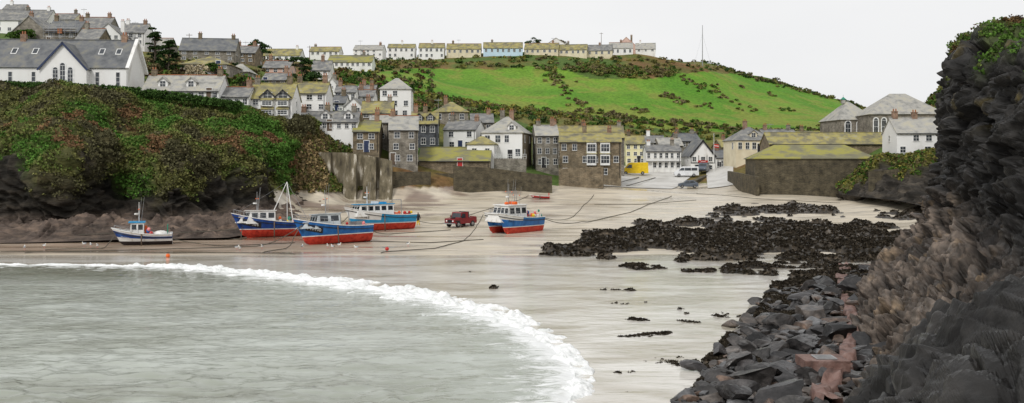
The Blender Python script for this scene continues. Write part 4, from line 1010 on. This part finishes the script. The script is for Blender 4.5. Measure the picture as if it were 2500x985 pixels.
def cabin(sb,x0,x1,hw,z0,z1,m,roofm,rake=.35,nwin=3,top=.85,front=3,wz=(.5,.88)):
    h=z1-z0;a=top
    V=[(x0,-hw,z0),(x1+rake,-hw,z0),(x1+rake,hw,z0),(x0,hw,z0),(x0,-hw*a,z1),(x1,-hw*a,z1),(x1,hw*a,z1),(x0,hw*a,z1)]
    sb.add(V,[(4,5,6,7),(0,1,5,4),(1,2,6,5),(2,3,7,6),(3,0,4,7)],m)
    sb.box(x0-.15,x1+.25,-hw*a-.12,hw*a+.12,z1+.002,z1+.09,roofm)
    za,zb=wz
    Y=lambda f:hw*(1-(1-a)*f)
    Xf=lambda f:x1+rake*(1-f)
    for s in(-1,1):
        for i in range(nwin):
            u0=x0+(x1-x0)*(i+.14)/nwin;u1=x0+(x1-x0)*(i+.86)/nwin
            sb.add([(u0,s*(Y(za)+.015),z0+h*za),(u1,s*(Y(za)+.015),z0+h*za),(u1,s*(Y(zb)+.015),z0+h*zb),(u0,s*(Y(zb)+.015),z0+h*zb)],[(0,1,2,3)],'glass')
    for i in range(front):
        f0=-1+2*(i+.1)/front;f1=-1+2*(i+.9)/front
        sb.add([(Xf(za)+.02,f0*Y(za),z0+h*za),(Xf(za)+.02,f1*Y(za),z0+h*za),(Xf(zb)+.02,f1*Y(zb),z0+h*zb),(Xf(zb)+.02,f0*Y(zb),z0+h*zb)],[(0,1,2,3)],'glass')
def rails(sb,L_,Sf,hp,t0,t1,h=.6,n=8):
    for s in(-1,1):
        p=None
        for i in range(n+1):
            t=t0+(t1-t0)*i/n;q=hp(t,Sf(t),s);r=(q[0],q[1]*.97,q[2]+h);sb.cyl(q,r,.02,.02,5,'steel')
            if p: sb.cyl(p,r,.02,.02,5,'steel')
            p=r
def clutter(sb,x0,x1,hw,z,k,seed=0):
    r=random.Random(seed)
    for i in range(k):
        c=r.choice(['orange','pinkbuoy','yellowp','green','hullblue','boatwhite','pinkbuoy','red']);x=r.uniform(x0,x1);y=r.uniform(-hw,hw)
        if r.random()<.55: sb.ball((x,y,z+r.uniform(.1,.8)),r.uniform(.14,.24),c,8,(1,1,1.2))
        else:
            a=r.uniform(.15,.3);sb.box(x-a,x+a,y-a*.8,y+a*.8,z,z+r.uniform(.2,.5),c)
def mast(sb,x,z,h,m='boatwhite',radar=True,whips=2):
    sb.cyl((x,0,z),(x,0,z+h),.06,.03,6,m);sb.cyl((x,-.5,z+h*.6),(x,.5,z+h*.6),.03,.03,5,m)
    if radar: sb.cyl((x+.25,0,z+h*.35),(x+.25,0,z+h*.35+.16),.24,.24,10,'boatwhite');sb.box(x-.02,x+.3,-.04,.04,z+h*.35-.05,z+h*.35,m)
    for i in range(whips):
        s=(-1)**i*.5;sb.cyl((x-.2*i,s,z),(x-.2*i-.3,s*1.1,z+h*1.25),.025,.012,5,'steel')
    for s in(-1,1): sb.ball((x,s*.5,z+h*.6+.08),.07,'orange',6)
def b_yh(sb,L_,B_,Sf,hp):
    cabin(sb,-.2,1.1,.62,1.0,2.5,'boatwhite','hullcyan',.15,2,.92,2)
    mast(sb,.3,2.6,2.1);rails(sb,L_,Sf,hp,.55,.95,.35,4);clutter(sb,-1.2,-.5,.6,1.1,7,3)
    sb.box(-.5,-.25,-.55,-.2,1.2,2.1,'orange')
    sb.ball((-1.9,0,1.2),.7,'boatwhite',12,(1.1,.9,.55));sb.cyl((-2.6,-.8,1.1),(-2.6,-.8,2.2),.03,.03,5,'green');sb.cyl((-2.6,.8,1.1),(-2.6,.8,2.2),.03,.03,5,'green');sb.cyl((-2.6,-.8,2.2),(-2.6,.8,2.2),.03,.03,5,'green')
boat('small_fishing_boat',347,102,6.2,2.2,1.25,18,-2,'hullnavy','boatwhite','YH299',wl=.5,bowrise=.7,build=b_yh,tcol='boatwhite')
# the small boat has a white hull with a blue sheer band: repaint its lower topsides and its dark bottom
bl=flat('dark_antifoul',(.03,.02,.02),.7)
for o in bpy.data.objects['small_fishing_boat'].children:
    if o.name.startswith('hull'):
        ms_=[s.name for s in o.data.materials]
        o.data.materials[ms_.index('red_antifoul')]=bl
        k_=ms_.index('navy_hull_paint');w_=ms_.index('boat_white_paint')
        for p in o.data.polygons:
            x=p.center.x
            if p.material_index==k_ and p.center.z<.85+.25*max(0,x/3): p.material_index=w_
def b_364(sb,L_,B_,Sf,hp):
    z=Sf(.6)-.45
    cabin(sb,-.3,2.6,1.15,z,z+1.5,'boatwhite','boatwhite',.5,3,.88,3,(.45,.85));cabin(sb,2.6,3.6,.8,z+.1,z+.75,'boatwhite','boatwhite',.4,1,.8,2,(.3,.8))
    mast(sb,1.6,z+1.55,2.2,'steel');rails(sb,L_,Sf,hp,.6,.97,.5,7)
    # derrick poles over the work deck
    for s in(-1,1): sb.cyl((-2.4,s*1.2,Sf(.2)),(-2.0,0,6.6),.06,.04,6,'boatwhite')
    sb.cyl((-.4,0,z+1.5),(-2.0,0,6.6),.05,.04,6,'boatwhite');sb.cyl((-2,0,6.6),(-4.4,0,Sf(0)+.6),.015,.015,4,'steel');sb.cyl((-2,0,6.6),(-4.4,.9,Sf(0)),.015,.015,4,'steel');sb.cyl((-2,0,6.6),(4.2,0,Sf(.95)),.012,.012,4,'steel')
    clutter(sb,-4,-.6,1.2,Sf(.2)-.3,26,5);rails(sb,L_,Sf,hp,.02,.3,.5,4)
boat('fishing_boat',660,112,9.2,3.3,1.75,30,3,'hullnavy','hullnavy','PW 364',build=b_364,pitch=-1,panel='black')
def b_100(sb,L_,B_,Sf,hp):
    z=Sf(.6)-.45
    cabin(sb,-.6,1.9,1.1,z,z+1.55,'boatgrey','boatgrey',.55,2,.86,3,(.5,.88));cabin(sb,1.9,3.3,.9,z+.1,z+.7,'boatgrey','boatgrey',.6,1,.8,2,(.4,.8))
    mast(sb,.6,z+1.6,2.6,'steel');rails(sb,L_,Sf,hp,.55,.97,.55,8);clutter(sb,-3.8,-1,1.1,Sf(.2)-.3,12,9)
    sb.box(-3.6,-2.6,-.9,.9,Sf(.1)-.3,Sf(.1)+.5,'steel');sb.cyl((-1.6,-1.1,z),(-1.6,-1.1,z+1.7),.05,.05,6,'steel');sb.cyl((-1.6,1.1,z),(-1.6,1.1,z+1.7),.05,.05,6,'steel');sb.cyl((-1.6,-1.1,z+1.7),(-1.6,1.1,z+1.7),.05,.05,6,'steel')
boat('fishing_boat',812,103.5,8.9,3.2,1.85,35,5,'hullblue','hullblue','PW100',build=b_100,pitch=1,panel='black')
def b_163(sb,L_,B_,Sf,hp):
    z=Sf(.6)-.45
    cabin(sb,-1.6,3.0,1.2,z,z+1.5,'boatwhite','hullcyan',.6,5,.9,3,(.5,.86))
    mast(sb,1.6,z+1.6,2.2);rails(sb,L_,Sf,hp,.7,.97,.5,5);clutter(sb,-4.4,-1.9,1.2,Sf(.2)-.2,16,12)
    for s in(-1,1): sb.cyl((-2.6,s*1.3,Sf(.2)),(-2.6,s*1.3,Sf(.2)+1.9),.05,.05,6,'steel')
    sb.cyl((-2.6,-1.3,Sf(.2)+1.9),(-2.6,1.3,Sf(.2)+1.9),.05,.05,6,'steel');sb.box(.2,.9,-.4,.4,z+1.6,z+1.9,'boatwhite');sb.box(-1,-.3,-.5,.3,z+1.6,z+1.8,'hullcyan')
eb=boat('fishing_boat',925,121,9.6,3.5,2.0,34,2,'hullcyan','hullcyan','PW163',build=b_163,tcol='black')
for o in eb.children:
    if o.name.startswith('hull'):
        nm=[m.name for m in o.data.materials];c=nm.index('light_blue_paint');w_=nm.index('boat_white_paint')
        for p in o.data.polygons:
            if p.material_index==c and p.center.x>.2 and p.center.z>1.55: p.material_index=w_
def b_cat(sb,L_,B_,Sf,hp):
    z=1.75
    cabin(sb,-1.2,2.2,1.35,z-.2,z+1.75,'boatwhite','boatwhite',.5,3,.86,4,(.5,.85));cabin(sb,2.2,3.6,1.3,z-.2,z+.75,'boatwhite','boatwhite',.3,1,.85,1,(.9,.92))
    sb.cyl((.3,-.35,z+1.98),(.3,.75,z+1.98),.24,.24,10,'orange');sb.ball((1.3,0,z+2.0),.3,'orange',10,(1,1,.6))
    mast(sb,.9,z+1.85,2.5,'steel',True,3);mast(sb,-.6,z+1.85,1.7,'steel',False,2)
    clutter(sb,-4.2,-1.6,1.7,z+.1,26,15);rails(sb,L_,Sf,hp,.6,.9,.6,6)
    for s in(-1,1): sb.cyl((3.2,s*1.2,z+.4),(3.2,s*1.2,z+1.3),.03,.03,5,'steel')
    sb.cyl((3.2,-1.2,z+1.3),(3.2,1.2,z+1.3),.03,.03,5,'steel')
    for y in(-1.2,-.4,.5): sb.ball((-1.4,y,z+1.0),.22,'pinkbuoy',8,(1,1,1.3))
ec=boat('fishing_catamaran',1252,118.5,8.4,4.0,1.95,50,-1,'hullblue','hullcyan','PW5',cat=True,build=b_cat,wl=.85,bowrise=.7,tcol='black')
for o in ec.children:
    if o.name.startswith('hull'):
        nm=[m.name for m in o.data.materials];c=[nm.index('blue_hull_paint'),nm.index('light_blue_paint')];w_=nm.index('boat_white_paint')
        for p in o.data.polygons:
            if p.material_index in c and p.center.x>.3 and p.center.z>1.75: p.material_index=w_
def b_skiff(sb,L_,B_,Sf,hp):
    for x in(-.9,.2): sb.box(x-.12,x+.12,-.5,.5,.42,.46,'wood')
    sb.box(1.0,1.2,-.3,.3,.45,.6,'boatwhite')
boat('rowing_boat',1317,160,3.4,1.3,.55,5,3,'red','red',' ',build=b_skiff,wl=.12,bowrise=.25)
# ---------------------------------------------------------------- vehicles
def vehicle(name,px,D,heading,prof,hw,belt,mat,side_w,front_w,wheels,wr=.34,taper=.12,extras=None):
    X=bx(px,D);z=float(ground_xy(X,D))+(.12 if D>170 else .0)
    sl_=[float(ground_xy(X+q,D))-float(ground_xy(X,D)) for q in(-1.5,1.5)]
    e=empty(name,(X,D,z+max(0,(sl_[0]+sl_[1])/2)),(0,0,math.radians(heading)));mb=MB();n=len(prof)
    Y=lambda zz:hw-taper*max(0,zz-belt)-.05*max(0,.5-zz)
    vs=[(x,-Y(zz),zz) for x,zz in prof]+[(x,Y(zz),zz) for x,zz in prof]
    mb.add(vs,[tuple(range(n)),tuple(range(2*n-1,n-1,-1))]+[(i,(i+1)%n,(i+1)%n+n,i+n) for i in range(n)],mat)
    o=mb.obj('body',e);bv=o.modifiers.new('b','BEVEL');bv.width=.05;bv.segments=2;bv.limit_method='ANGLE'
    g=MB()
    for q in side_w:
        for s in(-1,1): g.add([(x,s*(Y(zz)+.012),zz) for x,zz in q],[tuple(range(len(q)))],'glass')
    for (xa,za),(xb,zb),f in front_w:
        dx,dz=zb-za,-(xb-xa);l=math.hypot(dx,dz);ox,oz=dx/l*.015*f,dz/l*.015*f
        g.add([(xa+ox,-Y(za)+.1,za+oz),(xa+ox,Y(za)-.1,za+oz),(xb+ox,Y(zb)-.1,zb+oz),(xb+ox,-Y(zb)+.1,zb+oz)],[(0,1,2,3)],'glass')
    g.obj('windows',e)
    w=MB()
    for x in wheels:
        for s in(-1,1): w.cyl((x,s*(hw-.2),wr),(x,s*(hw+.02),wr),wr,wr,16,'tyre');w.cyl((x,s*(hw+.02),wr),(x,s*(hw+.035),wr),wr*.55,wr*.5,12,'steel')
    w.obj('wheels',e)
    if extras: m2=MB();extras(m2,hw);m2.obj('trim',e)
    return e
van=[(2.85,.35),(2.9,.9),(2.75,1.15),(2.05,1.4),(1.3,2.3),(1.0,2.55),(-2.8,2.6),(-2.9,.35)]
def vx(m,hw):
    for s in(-1,1): m.box(2.86,2.93,s*(hw-.35)-.15,s*(hw-.35)+.15,.8,1.0,'frame');m.box(-2.93,-2.88,s*(hw-.15)-.08,s*(hw-.15)+.08,.9,1.3,'red')
    m.box(2.6,2.98,-hw+.05,hw-.05,.36,.6,'black');m.box(-2.7,2.5,-hw-.02,-hw+.05,.75,.85,'black')
vehicle('yellow_van',1549,204,176,van,.98,1.3,'yellowp',[[(1.9,1.42),(1.25,2.15),(.6,2.15),(.6,1.42)]],[((1.98,1.5),(1.35,2.25),1)],(-1.7,1.9),.36,.1,vx)
mini=[(2.5,.35),(2.55,.9),(2.35,1.15),(1.75,1.3),(1.05,1.98),(.7,2.1),(-2.4,2.1),(-2.5,.35)]
def vx2(m,hw):
    for s in(-1,1): m.box(2.5,2.57,s*(hw-.3)-.14,s*(hw-.3)+.14,.78,.98,'steel')
    m.box(2.3,2.62,-hw+.05,hw-.05,.36,.6,'black')
vehicle('white_minibus',1676,200,172,mini,.95,1.1,'carwhite',[[(1.65,1.3),(1.05,1.85),(.5,1.85),(.5,1.3)],[(.4,1.3),(.4,1.85),(-.9,1.85),(-.9,1.3)],[(-1.0,1.3),(-1.0,1.85),(-2.2,1.85),(-2.2,1.3)]],[((1.68,1.38),(1.12,1.9),1),((-2.47,1.3),(-2.42,1.9),-1)],(-1.5,1.6),.33,.1,vx2)
car=[(1.8,.3),(1.86,.6),(1.75,.78),(.95,.95),(.35,1.4),(-.9,1.45),(-1.55,1.05),(-1.8,.9),(-1.85,.3)]
def vx3(m,hw):
    for s in(-1,1): m.box(1.78,1.86,s*(hw-.3)-.14,s*(hw-.3)+.14,.6,.74,'steel');m.box(-1.88,-1.8,s*(hw-.2)-.1,s*(hw-.2)+.1,.7,.85,'red')
vehicle('grey_hatchback_car',1680,183,176,car,.82,.9,'cargrey',[[(.85,.96),(.33,1.32),(-.2,1.35),(-.2,.96)],[(-.28,.96),(-.28,1.35),(-.85,1.35),(-1.35,1.02)]],[((.9,1.0),(.4,1.37),1),((-1.5,1.08),(-.95,1.42),-1)],(-1.2,1.2),.3,.25,vx3)
vehicle('dark_van',1718,205,-110,mini,.9,1.1,'cargrey',[[(1.65,1.3),(1.05,1.85),(.5,1.85),(.5,1.3)]],[((1.68,1.38),(1.12,1.9),1)],(-1.5,1.6),.33,.1,vx2)
pk=[(2.15,.5),(2.18,1.1),(.95,1.2),(.75,1.9),(-.45,1.92),(-.5,1.15),(-2.2,1.12),(-2.2,.5)]
def vx4(m,hw):
    m.box(2.18,2.22,-.35,.35,.65,1.0,'black');m.box(2.15,2.4,-hw-.02,hw+.02,.45,.6,'steel')
    for s in(-1,1): m.cyl((2.18,s*.55,.85),(2.24,s*.55,.85),.11,.11,10,'frame');m.box(.9,1.0,s*(hw+.08)-.08,s*(hw+.08)+.08,1.3,1.5,'black');m.box(1.2,2.05,s*hw-.04,s*hw+.06,.78,.9,'black')
    m.box(-2.05,-.6,-hw+.12,hw-.12,1.13,1.16,'black');m.box(-2.2,-2.1,-hw+.02,hw-.02,1.1,1.3,'carred');m.box(-.7,-.6,-hw+.05,hw-.05,1.1,2.0,'black')
    m.ball((-1.2,.1,1.3),.3,'boatwhite',8,(1,1,.7));m.cyl((1.6,0,1.22),(1.6,0,1.3),.36,.36,14,'tyre')
vehicle('red_pickup_truck',1125,125.5,180+52,pk,.88,1.1,'carred',[[(.82,1.2),(.68,1.78),(.05,1.78),(.05,1.2)]],[((.93,1.28),(.78,1.82),1)],(-1.4,1.45),.4,.08,vx4)
# ---------------------------------------------------------------- person
def person(px,D,face):
    X=bx(px,D);z=float(ground_xy(X,D))
    J=[(0,0,.95,.17),(0,0,1.15,.17),(0,0,1.38,.19),(0,0,1.5,.07),(0,.01,1.62,.11),(0,.0,1.70,.09)]
    E=[(0,1),(1,2),(2,3),(3,4),(4,5)]
    def ch(st,pts):
        p=st
        for q in pts: J.append(q);E.append((p,len(J)-1));p=len(J)-1
        return p
    for s in(-1,1):
        a=ch(0,[(s*.10,0,.86,.12),(s*.13,-.04*s,.5,.09),(s*.15,.05*s,.1,.075),(s*.15,.05*s-.02,.05,.06),(s*.17,.05*s-.18,.04,.04)])
        a=ch(2,[(s*.20,0,1.4,.085),(s*.29,.03,1.14,.065),(s*.28,-.12,.92,.045),(s*.28,-.16,.86,.036)])
        for k in range(5):
            if k: ch(a,[(s*(.26+.012*k),-.18-.012*k,.82,.010),(s*(.26+.012*k),-.19,.78-.008*(2-abs(2-k)),.009)])
            else: ch(a,[(s*.24,-.19,.84,.011),(s*.23,-.21,.81,.009)])
    me=bpy.data.meshes.new('body');me.from_pydata([j[:3] for j in J],E,[]);o=bpy.data.objects.new('body',me)
    scene.collection.objects.link(o);o.modifiers.new('s','SKIN');ss=o.modifiers.new('d','SUBSURF');ss.levels=2;ss.render_levels=2
    sv=me.skin_vertices[0].data
    for i,j in enumerate(J): sv[i].radius=(j[3],j[3]);sv[i].use_root=(i==0)
    me.update();bpy.context.view_layer.update();dg=bpy.context.evaluated_depsgraph_get();dg.update();m2=bpy.data.meshes.new_from_object(o.evaluated_get(dg));bpy.data.objects.remove(o)
    m2.materials.clear()
    for k in('yellowp','black','skin','hair'): m2.materials.append(MT[k])
    for p in m2.polygons:
        c=p.center;p.use_smooth=True
        p.material_index=0 if c.z<.62 else 1
        if c.z>1.5: p.material_index=2
        if c.z>1.68 or (c.z>1.56 and c.y>.03): p.material_index=3
        if c.z<.9 and c.z>.7 and abs(c.x)>.225: p.material_index=2
    e=empty('fisherman',(X,D,z),(0,0,math.radians(face)));o=bpy.data.objects.new('figure',m2);link(o,e)
    f=MB();f.ball((0,-.10,1.62),.022,'skin',6,(1,1.3,1.2))
    for s in(-1,1): f.ball((s*.035,-.088,1.645),.012,'black',6);f.ball((s*.1,.01,1.62),.025,'skin',6,(.5,1,1.3))
    f.box(-.025,.025,-.1,-.09,1.572,1.58,'red');f.obj('face',e)
    if len(m2.polygons)<100: raise RuntimeError('figure mesh empty')
person(1021,127,150)
# ---------------------------------------------------------------- gulls
def gull(px,D,a):
    X=bx(px,D);z=max(float(ground_xy(X,D)),.02);e=empty('seagull',(X,D,z),(0,0,a));m=MB()
    m.ball((0,0,.26),.12,'boatwhite',10,(1.9,.85,.9));m.ball((-.04,0,.31),.11,'grey',10,(1.9,.9,.6));m.ball((.2,0,.42),.062,'boatwhite',8);m.cyl((.14,0,.3),(.19,0,.4),.06,.045,8,'boatwhite')
    m.cyl((.25,0,.415),(.33,0,.40),.018,.006,6,'yellowp');m.slab([(-.18,-.05,.3),(-.18,.05,.3),(-.42,.02,.28),(-.42,-.02,.28)],.02,'black')
    for s in(-1,1): m.cyl((0,s*.04,.17),(.01,s*.04,0),.009,.009,5,'pinkbuoy');m.box(0,.07,s*.04-.03,s*.04+.03,0,.01,'pinkbuoy')
    m.obj('gull_body',e,True)
for px,D in((108,98),(206,100),(222,99),(238,98),(578,96),(586,95),(640,97),(738,97),(800,98),(812,97),(828,99),(996,100),(870,96),(60,96)): gull(px,D,random.uniform(0,6.28))
# ---------------------------------------------------------------- ropes, buoys, poles
def rope(name,pts,r=.035,sag=.0,mat='rope'):
    mb=MB();P=[Vector(p) for p in pts];Q=[]
    for a,b in zip(P[:-1],P[1:]):
        for i in range(10):
            t=i/10;q=a.lerp(b,t);g=float(ground_xy(q.x,q.y))+.05;zz=q.z-sag*4*t*(1-t)
            Q.append(Vector((q.x+.1*float(vn(q.x,q.y,0,3)),q.y,max(zz,g,.06))))
    Q.append(P[-1])
    for a,b in zip(Q[:-1],Q[1:]): mb.cyl(a,b,r,r,5,mat,False)
    return mb.obj(name)
def G(px,D,u=0): X=bx(px,D);return (X,D,float(ground_xy(X,D))+u)
rope('mooring_rope',[G(1180,117,2.3),G(1130,106,.05),G(1060,97,.05),G(930,93,.05)],.05,.4)
rope('mooring_rope',[G(735,101,2.2),G(700,97,.05),G(640,93,.05)],.05,.2);rope('mooring_rope',[G(736,101,2.2),G(600,99,.05),G(300,95,.05),G(60,93,.05)],.05,.6)
rope('mooring_rope',[G(590,111,2.2),G(588,108,.05),G(440,114,.05),G(400,116,.05)],.05,.3);rope('mooring_rope',[G(285,101.5,1.6),G(250,97,.05),G(110,96,.05)],.045,.3)
rope('mooring_rope',[G(1320,120,1.8),G(1420,128,.3),G(1540,140,.05),G(1640,165,.05)],.05,.5);rope('mooring_rope',[G(1320,121,1.8),G(1400,135,.05),G(1450,165,.05)],.04,.5)
rope('mooring_rope',[G(850,120,1.8),G(780,116,.05),G(735,113,.05)],.05,.3);rope('mooring_rope',[G(720,113,1.6),G(800,107,.05),G(1050,104,.05),G(1180,108,.05)],.05,.5)
rope('mooring_rope',[G(0,107.5,.8),G(280,107.5,.8),G(580,108.5,1.2)],.05,.2);rope('mooring_rope',[G(990,124,1.5),G(1080,128,.05),G(1200,145,.05),G(1290,163,.05)],.04,.3)
rope('mooring_rope',[G(890,106,1.6),G(960,116,.05),G(1100,121,.05)],.045,.3);rope('mooring_rope',[G(0,94,.05),G(250,93,.05),G(500,92.5,.05),G(720,92,.05)],.04)
rope('mooring_rope',[G(400,103,.8),G(560,100,.05),G(720,104,.05)],.045,.2);rope('mooring_rope',[G(1700,170,.05),G(1850,160,.05),G(2050,152,.1)],.04);rope('mooring_rope',[G(1450,150,.05),G(1560,150,.05),G(1700,158,.05)],.04)
for a in((1390,178,1420,190),(1440,178,1500,195),(1490,178,1560,198),(1530,180,1600,198)): rope('mooring_chain',[G(a[0],a[1],.17),G(a[2],a[3],.19)],.08)
mb=MB();x,d=bx(410,88.5),88.5;mb.ball((x,d,.16),.2,'orange',12);mb.cyl((x,d,.32),(x,d,.4),.04,.04,6,'black');mb.obj('mooring_buoy')
mb=MB();x,d=bx(945,95),95;mb.ball((x,d,.2),.2,'red',12);mb.cyl((x,d,.36),(x,d,.44),.04,.04,6,'black');mb.obj('mooring_buoy')
def pole(name,px,ytop,D,r=.12,base=None,arms=0,mat='wood',stays=False):
    X=bx(px,D);z0=float(ground_xy(X,D))-.3;z1=lz(ytop,D);m=MB();m.cyl((X,D,z0),(X,D,z1),r,r*.55,7,mat)
    for i in range(arms): m.box(X-.8,X+.8,D-.06,D+.06,z1-.5-i*.6,z1-.38-i*.6,mat)
    if stays:
        for s in(-1,1): m.cyl((X,D,z0+(z1-z0)*.8),(X+s*4,D,z0+.2),.03,.03,4,'steel')
    m.obj(name)
pole('radio_mast',1715,62,418,.22,mat='steel',stays=True);pole('telegraph_pole',1468,80,400,.15,arms=1);pole('telegraph_pole',756,112,300,.15,arms=1);pole('telegraph_pole',462,82,240,.12,arms=1)
pole('flagpole',1743,326,203,.08,mat='frame')
m=MB();X=bx(1743,203);z=lz(352,203);m.add([(X,203,z),(X+1.1,203.1,z-.15),(X+1.1,203.1,z-.85),(X,203,z-.75)],[(0,1,2,3)],'red');m.add([(X,202.98,z-.3),(X+1.1,203.08,z-.44),(X+1.1,203.08,z-.56),(X,202.98,z-.44)],[(0,1,2,3)],'frame');m.obj('flag')
for px,y,D in((205,20,262),(330,52,232),(880,98,360),(1120,96,388),(1350,92,410),(600,100,244),(1070,240,205),(1690,318,236),(1880,300,226)): pole('tv_aerial',px,y,D,.05,mat='steel',arms=1)
# ---------------------------------------------------------------- trees
def tree(name,px,yb,yt,D,sp,c,conifer=False,leaf=.35):
    X=bx(px,D);z0=float(ground_xy(X,D))-.3;z1=lz(yt,D);h=z1-z0;e=empty(name,(X,D,z0));m=MB()
    m.cyl((0,0,0),(.1,0,h*.55),.22,.13,8,'bark');m.cyl((.1,0,h*.55),(0,0,h*.95),.13,.04,7,'bark')
    C=[];R=[]
    for i in range(26 if not conifer else 34):
        t=random.uniform(.28,1) if not conifer else random.uniform(.2,1)
        a=random.uniform(0,6.28);rr=sp*(math.sin(math.pi*min(max((t-.15)/.95,0),1))**.6 if not conifer else (1.08-t)*.95+.12)*random.uniform(.35,1)
        p=(math.cos(a)*rr,math.sin(a)*rr,h*t*.95);m.cyl((0,0,h*t*.7),p,.06,.02,5,'bark')
        C.append(p);q=sp*random.uniform(.25,.42);R.append((q,q,q*(.7 if not conifer else .4)))
    m.obj('trunk',e);foliage('crown',C,R,c,90,leaf,parent=e,var=.9)
tree('pine_tree',378,160,62,192,2.6,DG*.8,True);tree('pine_tree',412,160,95,190,2.6,DG*.7,True);tree('broadleaf_tree',55,110,72,214,3.4,GR*.9)
tree('broadleaf_tree',628,140,98,262,3.4,DG);tree('broadleaf_tree',735,185,138,224,3.0,DG*.8);tree('broadleaf_tree',525,195,155,178,2.3,GR*.8);tree('broadleaf_tree',1302,118,94,408,3.5,DG)
tree('broadleaf_tree',595,215,188,172,1.9,GR*.8);tree('broadleaf_tree',770,215,178,215,2.4,DG);tree('broadleaf_tree',712,212,185,190,2.0,OL);tree('broadleaf_tree',350,180,140,180,2.6,BR);tree('broadleaf_tree',1370,112,98,420,3,BR)
C=[];R=[]
for i in range(26): px=random.uniform(455,510);D=172;C.append((bx(px,D),D,lz(random.uniform(165,190),D)));R.append((.5,.5,.9))
foliage('pampas_grass',C,R,np.array([.42,.36,.24]),40,.3)

# ---------------------------------------------------------------- light, world, camera
w=bpy.data.worlds.new('World');scene.world=w;w.use_nodes=True;nt=w.node_tree;N=nt.nodes;L=nt.links
bg=N['Background'];sk=N.new('ShaderNodeTexSky');sk.sky_type='NISHITA';sk.sun_disc=False;sk.sun_elevation=math.radians(42);sk.sun_rotation=math.radians(205);sk.dust_density=3
hs=N.new('ShaderNodeHueSaturation');hs.inputs['Saturation'].default_value=.12;L.new(sk.outputs[0],hs.inputs['Color'])
mx=N.new('ShaderNodeMix');mx.data_type='RGBA';mx.inputs[0].default_value=.86;L.new(hs.outputs[0],mx.inputs[6])
tc=N.new('ShaderNodeTexCoord');mp=N.new('ShaderNodeMapping');mp.inputs['Scale'].default_value=(1,1,3);L.new(tc.outputs['Generated'],mp.inputs[0])
no=N.new('ShaderNodeTexNoise');no.inputs['Scale'].default_value=1.6;no.inputs['Detail'].default_value=5;L.new(mp.outputs[0],no.inputs['Vector'])
cr=N.new('ShaderNodeValToRGB');cr.color_ramp.elements[0].position=.3;cr.color_ramp.elements[0].color=(8.7,8.8,9.0,1);cr.color_ramp.elements[1].position=.7;cr.color_ramp.elements[1].color=(9.7,9.72,9.75,1)
L.new(no.outputs['Fac'],cr.inputs[0]);L.new(cr.outputs[0],mx.inputs[7]);L.new(mx.outputs[2],bg.inputs['Color']);bg.inputs['Strength'].default_value=.1
su=bpy.data.lights.new('sun','SUN');su.energy=1.5;su.angle=math.radians(11);su.color=(1,.975,.94);so=bpy.data.objects.new('sun',su);link(so)
az=math.radians(205);el=math.radians(42)
dirv=Vector((math.sin(az)*math.cos(el),math.cos(az)*math.cos(el),math.sin(el)))  # toward the sun: behind camera, slightly left
so.rotation_euler=dirv.to_track_quat('Z','Y').to_euler()
cam=bpy.data.cameras.new('camera');co=bpy.data.objects.new('camera',cam);link(co);co.location=(0,0,EYE);co.rotation_euler=(math.pi/2,0,0)
cam.sensor_width=36;cam.lens=36*F/2500;cam.shift_y=-(492.5-HZ)/2500;cam.clip_end=6000;cam.clip_start=.1
scene.camera=co
scene.view_settings.view_transform='Standard';scene.view_settings.look='None';scene.view_settings.exposure=0
